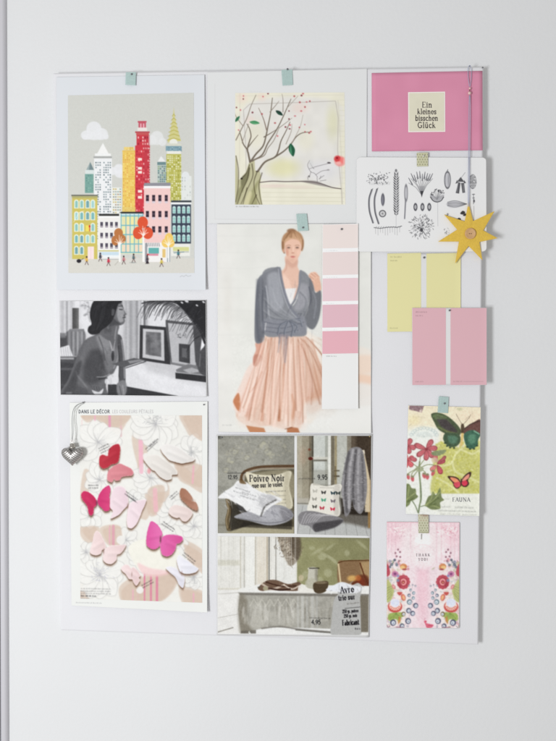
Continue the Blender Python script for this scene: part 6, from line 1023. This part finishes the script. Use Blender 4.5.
# fashion page
q = [(216.8, 223.8), (371, 223.6), (371.2, 433.6), (218.4, 432)]; lf = curl(r=.9, b=1.6, l=.5, bl=2.4, rip=1.1, f=(1.3, 2.4))
t, o = sheet_thing('magazine_page', 'magazine page of a woman in a grey wrap cardigan and pleated blush skirt', 'magazine page', q, .0009, lf, (90, 110))
picture('printed_picture', inset(q), paint_fashion(), o, .0009+UP, lf, M_gloss, 1.24, t, 2.2, q)
# botanical card
q = [(356.4, 157), (486.2, 157.4), (486.6, 251.6), (356.2, 251.8)]; lf = curl(b=.9, r=.6, rip=.1)
t, o = sheet_thing('picture_card', 'white card with rounded corners printed with black seed pod and seedling drawings', 'picture card', q, .0030, lf, (60, 46), .0006, corner=4, part='card_stock')
picture('printed_picture', inset(q, .25), paint_botanical(), o, .0030+UP, lf, M_ink, 1.26, t, 2.8, q, 4)
# paint strip with its colour chips
q = [(322.6, 224.4), (358.2, 223.4), (358.2, 408.8), (321.8, 409.2)]; lf = curl(b=1.0, r=.3, w=.05)
cs = paint_strip(); t, o = sheet_thing('paint_swatch_strip', 'long paint strip of five dusty pinks over a white end, on the magazine page', 'paint swatch', q, .0046, lf, (110, 560), .0005, M_gloss, cs, 1.26, part='card_stock')
for (a, b), cc in zip(((224.6, 248.2), (252, 274.8), (278.3, 301), (304.6, 327.4), (331, 353.6)), ((214, 203, 199), (212, 198, 196), (212, 187, 192), (206, 171, 180), (211, 164, 173))):
    f = lambda y: (322.6-.8*(y-224)/185+.25, 358.2-.25)
    picture('colour_chip', [(f(a)[0], a+.25), (f(a)[1], a-.4), (f(b)[1], b-.4), (f(b)[0], b+.25)], Canvas(319, a-2, 361, b+2, cc), o, .0046+UP, lf, M_gloss, 1.28, t, .5, q)
# lemon and rose swatch cards
for nm, q, pf, d, ch, lab in (('lemon', [(387, 253.4), (460.8, 252.6), (460.6, 331.6), (387.4, 332)], paint_lemon, .0008, ((387.3, 421), (426.4, 460.6)), 'pale yellow double paint swatch card, half behind the pink one'),
                              ('rose', [(412, 307.8), (486.6, 307.8), (486.8, 385), (412.2, 385.2)], paint_rose, .0026, ((412.3, 445.8), (450.4, 486.5)), 'dusty pink double paint swatch card overlapping the yellow one')):
    cs = pf(); lf = curl(b=.9, r=.7, w=.1, rip=.1); t, o = sheet_thing('paint_swatch_card', lab, 'paint swatch', q, d, lf, (24, 24), .0005, M_paper, part='card_stock')
    for a, b in ch: picture('colour_chip', [(a, q[0][1]+.2), (b, q[1][1]+.2), (b, q[2][1]-.2), (a, q[3][1]-.2)], cs, o, d+UP, lf, M_matte, 1.34, t, 3, q)
# black and white photograph
q = [(59.4, 300.8), (206, 300), (207, 396.8), (60.4, 395)]; lf = curl(r=1.0, b=.5, br=2.4, tr=.8, rip=.3)
t, o = sheet_thing('photograph', 'black and white photograph of a woman in profile leaning on a desk', 'photograph', q, .0008, lf, th=.0004, part='photo_paper')
picture('printed_picture', [(59.8, 301.2), (205.6, 300.4), (206.2, 396.2), (60.8, 394.6)], paint_bw(), o, .0008+UP, lf, M_gloss, 1.16, t, 2.4, q)
# decor page with the paper butterflies
q = [(69.6, 402.6), (207.6, 401.4), (207.2, 612.6), (71.6, 605.6)]; lf = curl(r=1.4, b=1.2, br=3.6, rip=.9, bl=1.4)
t, o = sheet_thing('magazine_page', 'magazine page of pink and white cut paper butterflies on a floral ground', 'magazine page', q, .0009, lf, (360, 560), canvas=paint_decor_sheet(), gain=1.12, m=M_ink)
picture('printed_picture', [(80, 415.3), (202, 415.4), (202.2, 602.8), (80.4, 598.6)], paint_decor(), o, .0009+UP, lf, M_ink, 1.14, t, 2.4, q)
# catalogue page: three photographs
q = [(216.2, 434.8), (372.4, 434), (368.8, 637.4), (216.8, 635.2)]; lf = curl(r=1.0, b=.6, rip=.5, l=.3)
t, o = sheet_thing('catalogue_page', 'catalogue page of three room pictures with cushions and a laid table, prices printed on it', 'catalogue page', q, .0007, lf)
for pq, pf in (([(217.8, 435.8), (294.3, 435.8), (294.3, 533.6), (217.8, 533.2)], paint_sofa), ([(297, 435.8), (371.2, 435.8), (370.2, 536), (297, 534)], paint_door), ([(217.8, 536.2), (369.6, 538), (368.2, 635), (217.8, 634)], paint_table)):
    picture('room_picture', pq, pf(), o, .0007+UP, lf, M_gloss, 1.2, t, 2.4, q)
# flora postcard and thank-you card
q = [(408, 405.2), (480.8, 407), (479.4, 516.4), (405.4, 514.2)]; lf = curl(b=.9, r=.8, br=2.2, rip=.2)
t, o = sheet_thing('postcard', 'floral postcard with a green butterfly, a red butterfly and pink geraniums', 'postcard', q, .0010, lf, th=.0004, part='card_stock')
picture('printed_picture', inset(q), paint_flora(), o, .0010+UP, lf, M_ink, 1.3, t, 2.6, q)
q = [(386.2, 521.4), (459.8, 522), (459.6, 628.6), (386.2, 628.2)]; lf = curl(b=.4, r=.5, rip=.1)
t, o = sheet_thing('greeting_card', 'pink thank you card with mirrored folk flowers, lowest card on the board', 'greeting card', q, .0008, lf, th=.0004, corner=1.5, part='card_stock')
picture('printed_picture', inset(q, .5), paint_thanks(), o, .0008+UP, lf, M_ink, 1.3, t, 2.6, q)

# ---------------------------------------------------------------- tapes
M_tape = mat('teal_tape', (188, 212, 208), .6, var=.06, vscale=500, alpha=.8, bump=.5, bscale=260)
def tape(q, d, label, m=M_tape, canvas=None, gain=1., seed=0, lift=None, group='teal tape pieces'):
    o = tuple(P(q[3][0], q[3][1], d)); me = solid('tape', q, o, d, lift or zero, .00008, m, None, (40, 60), 0, canvas, gain, .18, seed); me.location = o; props(me, label, 'tape', group)
tape([(125.9, 72), (136, 72), (135.6, 85.6), (125.4, 84.8)], .0034, 'teal tape piece at the top edge of the city print', seed=1)
tape([(281.4, 69.6), (292.2, 69.2), (293, 85), (282.6, 85.6)], .0018, 'teal tape piece at the top edge of the tree print', seed=2)
tape([(296.2, 213.8), (306.6, 213.4), (308.6, 230.8), (297.8, 231.2)], .0032, "teal tape piece over the magazine woman's hair", seed=3)
tape([(438.8, 396.2), (448.6, 396.8), (448, 413.4), (437.4, 412.6)], .0022, 'teal tape piece at the top of the floral postcard', M_tape, seed=4)
tape([(416.6, 152.6), (428, 152.4), (428, 166.4), (416.8, 166.6)], .0044, 'olive patterned tape on the seed drawings card', M_ink, paint_washi(416, 152, 429, 167, 1), 1.25, 5, group='patterned tape pieces')
tape([(418, 514), (428.4, 514.6), (428.6, 533.4), (418.4, 533.2)], .0030, 'olive patterned tape joining the floral postcard to the thank you card', M_ink, paint_washi(417, 513, 430, 534, 2), 1.25, 6, group='patterned tape pieces')

# ---------------------------------------------------------------- pins
M_pin = mat('pin_steel', (118, 118, 122), .5, .3); M_pinl = mat('pin_pale', (206, 206, 196), .35, .2)
def pin(x, y, d, label, r=1.3*MM, m=M_pin):
    c = P(x, y, d); o = lathe('pin', [(r*.2, -.002), (r*.25, .0006), (r*.8, .0007)]+[(r*math.cos(w), .0012+r*.9*math.sin(w)) for w in np.linspace(0, 1.5, 6)], (0, 0, 0), m, None, 'y', 16); o.location = c; props(o, label, 'pin', 'pins')
pin(131.8, 74.4, .0036, 'steel pin through the teal tape on the city print')
pin(287.6, 69.4, .0020, 'dark pin through the teal tape on the tree print', 1.5*MM)
pin(303, 227.6, .0034, "pin through the teal tape over the woman's hair")
pin(423.4, 156.2, .0046, 'pale pin through the olive tape on the seed drawings card', 1.5*MM, M_pinl)
pin(424, 257.6, .0012, 'steel pin at the top of the yellow swatch card', 1.5*MM)
pin(449.4, 310.4, .0032, 'steel pin at the top of the pink swatch card', 1.4*MM)
pin(341.6, 229.2, .0052, 'steel pin at the top of the long pink paint strip', 1.5*MM)
pin(444.4, 403.4, .0024, 'pin through the teal tape on the floral postcard')
pin(204, 404.6, .0030, 'small pin at the top right corner of the butterfly page', 1.1*MM)
pin(221.8, 437.4, .0016, 'small pin at the top left corner of the catalogue page', 1.1*MM)
pin(369.6, 436.4, .0026, 'small brassy pin at the top right corner of the catalogue page', 1.1*MM, mat('pin_brass', (170, 150, 100), .4, .5))
pin(249.4, 632, .0022, 'pale pin at the bottom left of the catalogue page', 1.2*MM, M_pinl)
pin(482.4, 67.8, .0002, 'small pin at the top right corner of the board', 1.2*MM)
pin(83.4, 402.4, .0022, 'small pin holding the cord of the silver heart', 1.2*MM)
pin(469.6, 66.2, .0002, 'pin at the board top holding the cord of the star', 1.1*MM)

# ---------------------------------------------------------------- hanging star
d = .0068; so = tuple(P(469, 262, d)); st = empty('star_ornament', so, 'mustard yellow seven pointed star with a round button, hanging on a pale cord', 'ornament')
M_star = mat('mustard_felt', (228, 191, 78), .9, bump=.5, bscale=900, var=.06, vscale=260)
tips = [(468.4, 202.6), (473, 221), (494.6, 211), (483.2, 230.4), (497.8, 238.2), (479.4, 242), (482.4, 260.4), (468.6, 246), (455, 263.6), (458.8, 241.6), (438, 241.6), (457, 229.6), (444, 214.6), (464.6, 221.4)]
c0 = np.array((469.6, 234.)); V = []; nt = len(tips)
for k, (s, dd) in enumerate(((1, d-.0026), (1, d-.0004), (.985, d), (.8, d+.0003), (.4, d+.0005))):
    for tx, ty in tips: p = c0+(np.array((tx, ty))-c0)*s; V.append(P(p[0], p[1], dd)-np.array(so))
V.append(P(*c0, d+.0005)-np.array(so)); V.append(P(*c0, d-.0026)-np.array(so)); Fc = []
for k in range(4): Fc += [(k*nt+i, k*nt+(i+1) % nt, (k+1)*nt+(i+1) % nt, (k+1)*nt+i) for i in range(nt)]
Fc += [(4*nt+i, 4*nt+(i+1) % nt, 5*nt) for i in range(nt)]+[((i+1) % nt, i, 5*nt+1) for i in range(nt)]
link('star_body', rawmesh('star_body', V, Fc), st, M_star)
bc = P(470.2, 233.6, d+.0006); bt = lathe('button', [(.0066, 0), (.0075, .0005), (.0076, .0016), (.0068, .0022), (.0058, .0017), (.002, .0015), (.00005, .0015)], bc, mat('button_wood', (206, 164, 116), .5, bump=.2, bscale=500, var=.08, vscale=300), st, 'y', 32, so)
for sx in (-1.1, 1.1): lathe('button_hole', [(.0006, 0), (.0007, .00012), (.00005, .00018)], P(470.2+sx*.8, 233.6, d+.0021), mat('thread_brown', (120, 84, 60), .9), bt, 'y', 12, so)
M_cord = mat('pale_cord', (168, 174, 196), .8, bump=.3, bscale=1500)
W_ = lambda pts: [P(x, y, dd) for x, y, dd in pts]
tube('cord', W_([(470, 86.6, .0042), (471.1, 78, .0034), (471.2, 70, .003), (470.6, 66.6, .003), (469.6, 65.4, .0031), (468.6, 66.6, .003), (468, 70, .003), (468.2, 78, .0034), (469.3, 86.6, .0042)]), .00042, M_cord, st, so)
for dx in (-.62, .62): tube('cord', W_([(469.6+dx*.5, 95.2, .0048), (469.5+dx, 110, .0046), (469.2+dx, 140, .005), (468.9+dx, 175, .0058), (468.5+dx*.6, 204, .0066), (468.5, 208, .006)]), .00042, M_cord, st, so)
M_bead = mat('pearl_bead', (226, 196, 190), .22, .25)
for x, y, r in ((469.7, 88.4, .0015), (469.4, 93.2, .0023)):
    lathe('bead', [(r*.2, -r)]+[(r*math.sin(a), -r*math.cos(a)) for a in np.linspace(.3, 2.84, 9)]+[(r*.2, r)], P(x, y, .0048), M_bead, st, 'z', 18, so)
tube('cord', W_([(469.7, 89, .0048), (469.5, 92, .0048)]), .0006, mat('bead_thread', (110, 76, 74), .7), st, so)

# ---------------------------------------------------------------- silver heart
d = .0105; ho = tuple(P(71.6, 465, d)); ht = empty('heart_pendant', ho, 'silver hatched heart pendant hanging on a thin grey cord at the butterfly page corner', 'pendant')
M_silver = mat('aged_silver', (200, 192, 190), .3, .95, var=.16, vscale=160)
hc = P(72.6, 455.6, d); K_ = .00137*.99
na, nr = 260, 64; V = []; Fc = []; HC = []
def hr(a):   # heart outline, image pixels relative to its centre, z up: plump lobes and a blunt tip
    x = 16*math.sin(a)**3; z = 13*math.cos(a)-4.6*math.cos(2*a)-1.6*math.cos(3*a)-.7*math.cos(4*a); x = 15.6*math.copysign(abs(math.sin(a))**2.3, math.sin(a)); return x*.75, z*.68+.6
for side in (1, -1):
    for j in range(nr+1):
        s = math.sin(math.pi/2*j/nr)
        for i in range(na):
            x, z = hr(2*math.pi*i/na); x *= s; z *= s; hgt = 6.*math.sqrt(max(0, 1-s*s))**.85
            e1 = abs(math.sin((x*.62+z*.78)*1.45)); e2 = abs(math.sin((x*.62-z*.78)*1.45)); g_ = (e2 if x < -.4 else e1) if abs(x) > .4 else .6
            g2 = (e1 if x < -.4 else e2) if abs(x) > .4 else .6; rid = .26*g_**.5+.10*g2**.5
            V.append(hc+K_*np.array([x, -side*(hgt+rid), z])-np.array(ho)); k = min(1, .45+.8*g_**1.1)*min(1, .78+.3*g2); HC.append([.52*k, .50*k, .485*k])
for sd in (0, 1):
    o_ = sd*(nr+1)*na
    for j in range(nr):
        for i in range(na):
            f = (o_+j*na+i, o_+j*na+(i+1) % na, o_+(j+1)*na+(i+1) % na, o_+(j+1)*na+i); Fc.append(f if sd else f[::-1])
M_hs = inkmat('hatched_silver', .4, spec=.5); M_hs.node_tree.nodes['Principled BSDF'].inputs['Metallic'].default_value = .9
hme = rawmesh('heart_body', V, Fc, True); ink(hme, HC); hb = link('heart_body', hme, ht, M_hs)
cc = P(72.4, 447.6, d); lathe('cap', [(.0001, -.001), (.0042, -.0008), (.0046, .0012), (.0034, .0022), (.0036, .0050), (.0030, .0058), (.0001, .0060)], cc, mat('cap_silver', (178, 174, 166), .34, .9), ht, 'z', 24, ho)
rc = P(72.2, 441.2, d); tube('ring', [rc+np.array([.0016*math.cos(a), 0, .0020*math.sin(a)]) for a in np.linspace(0, 6.283, 20)], .00045, M_silver, ht, ho)
M_gcord = mat('grey_cord', (150, 152, 152), .8)
tube('cord', W_([(71.9, 441, .0105), (72.4, 432, .0095), (72.2, 420, .007), (73.4, 410, .005), (77, 405, .0045), (83.4, 402.6, .0046)]), .00042, M_gcord, ht, ho)
tube('cord', W_([(72.3, 441, .0108), (73.6, 431, .0098), (73.6, 420, .0075), (75.2, 411, .0056), (79, 406, .005), (83.6, 403.2, .0048)]), .00042, mat('light_cord', (196, 198, 196), .8), ht, ho)
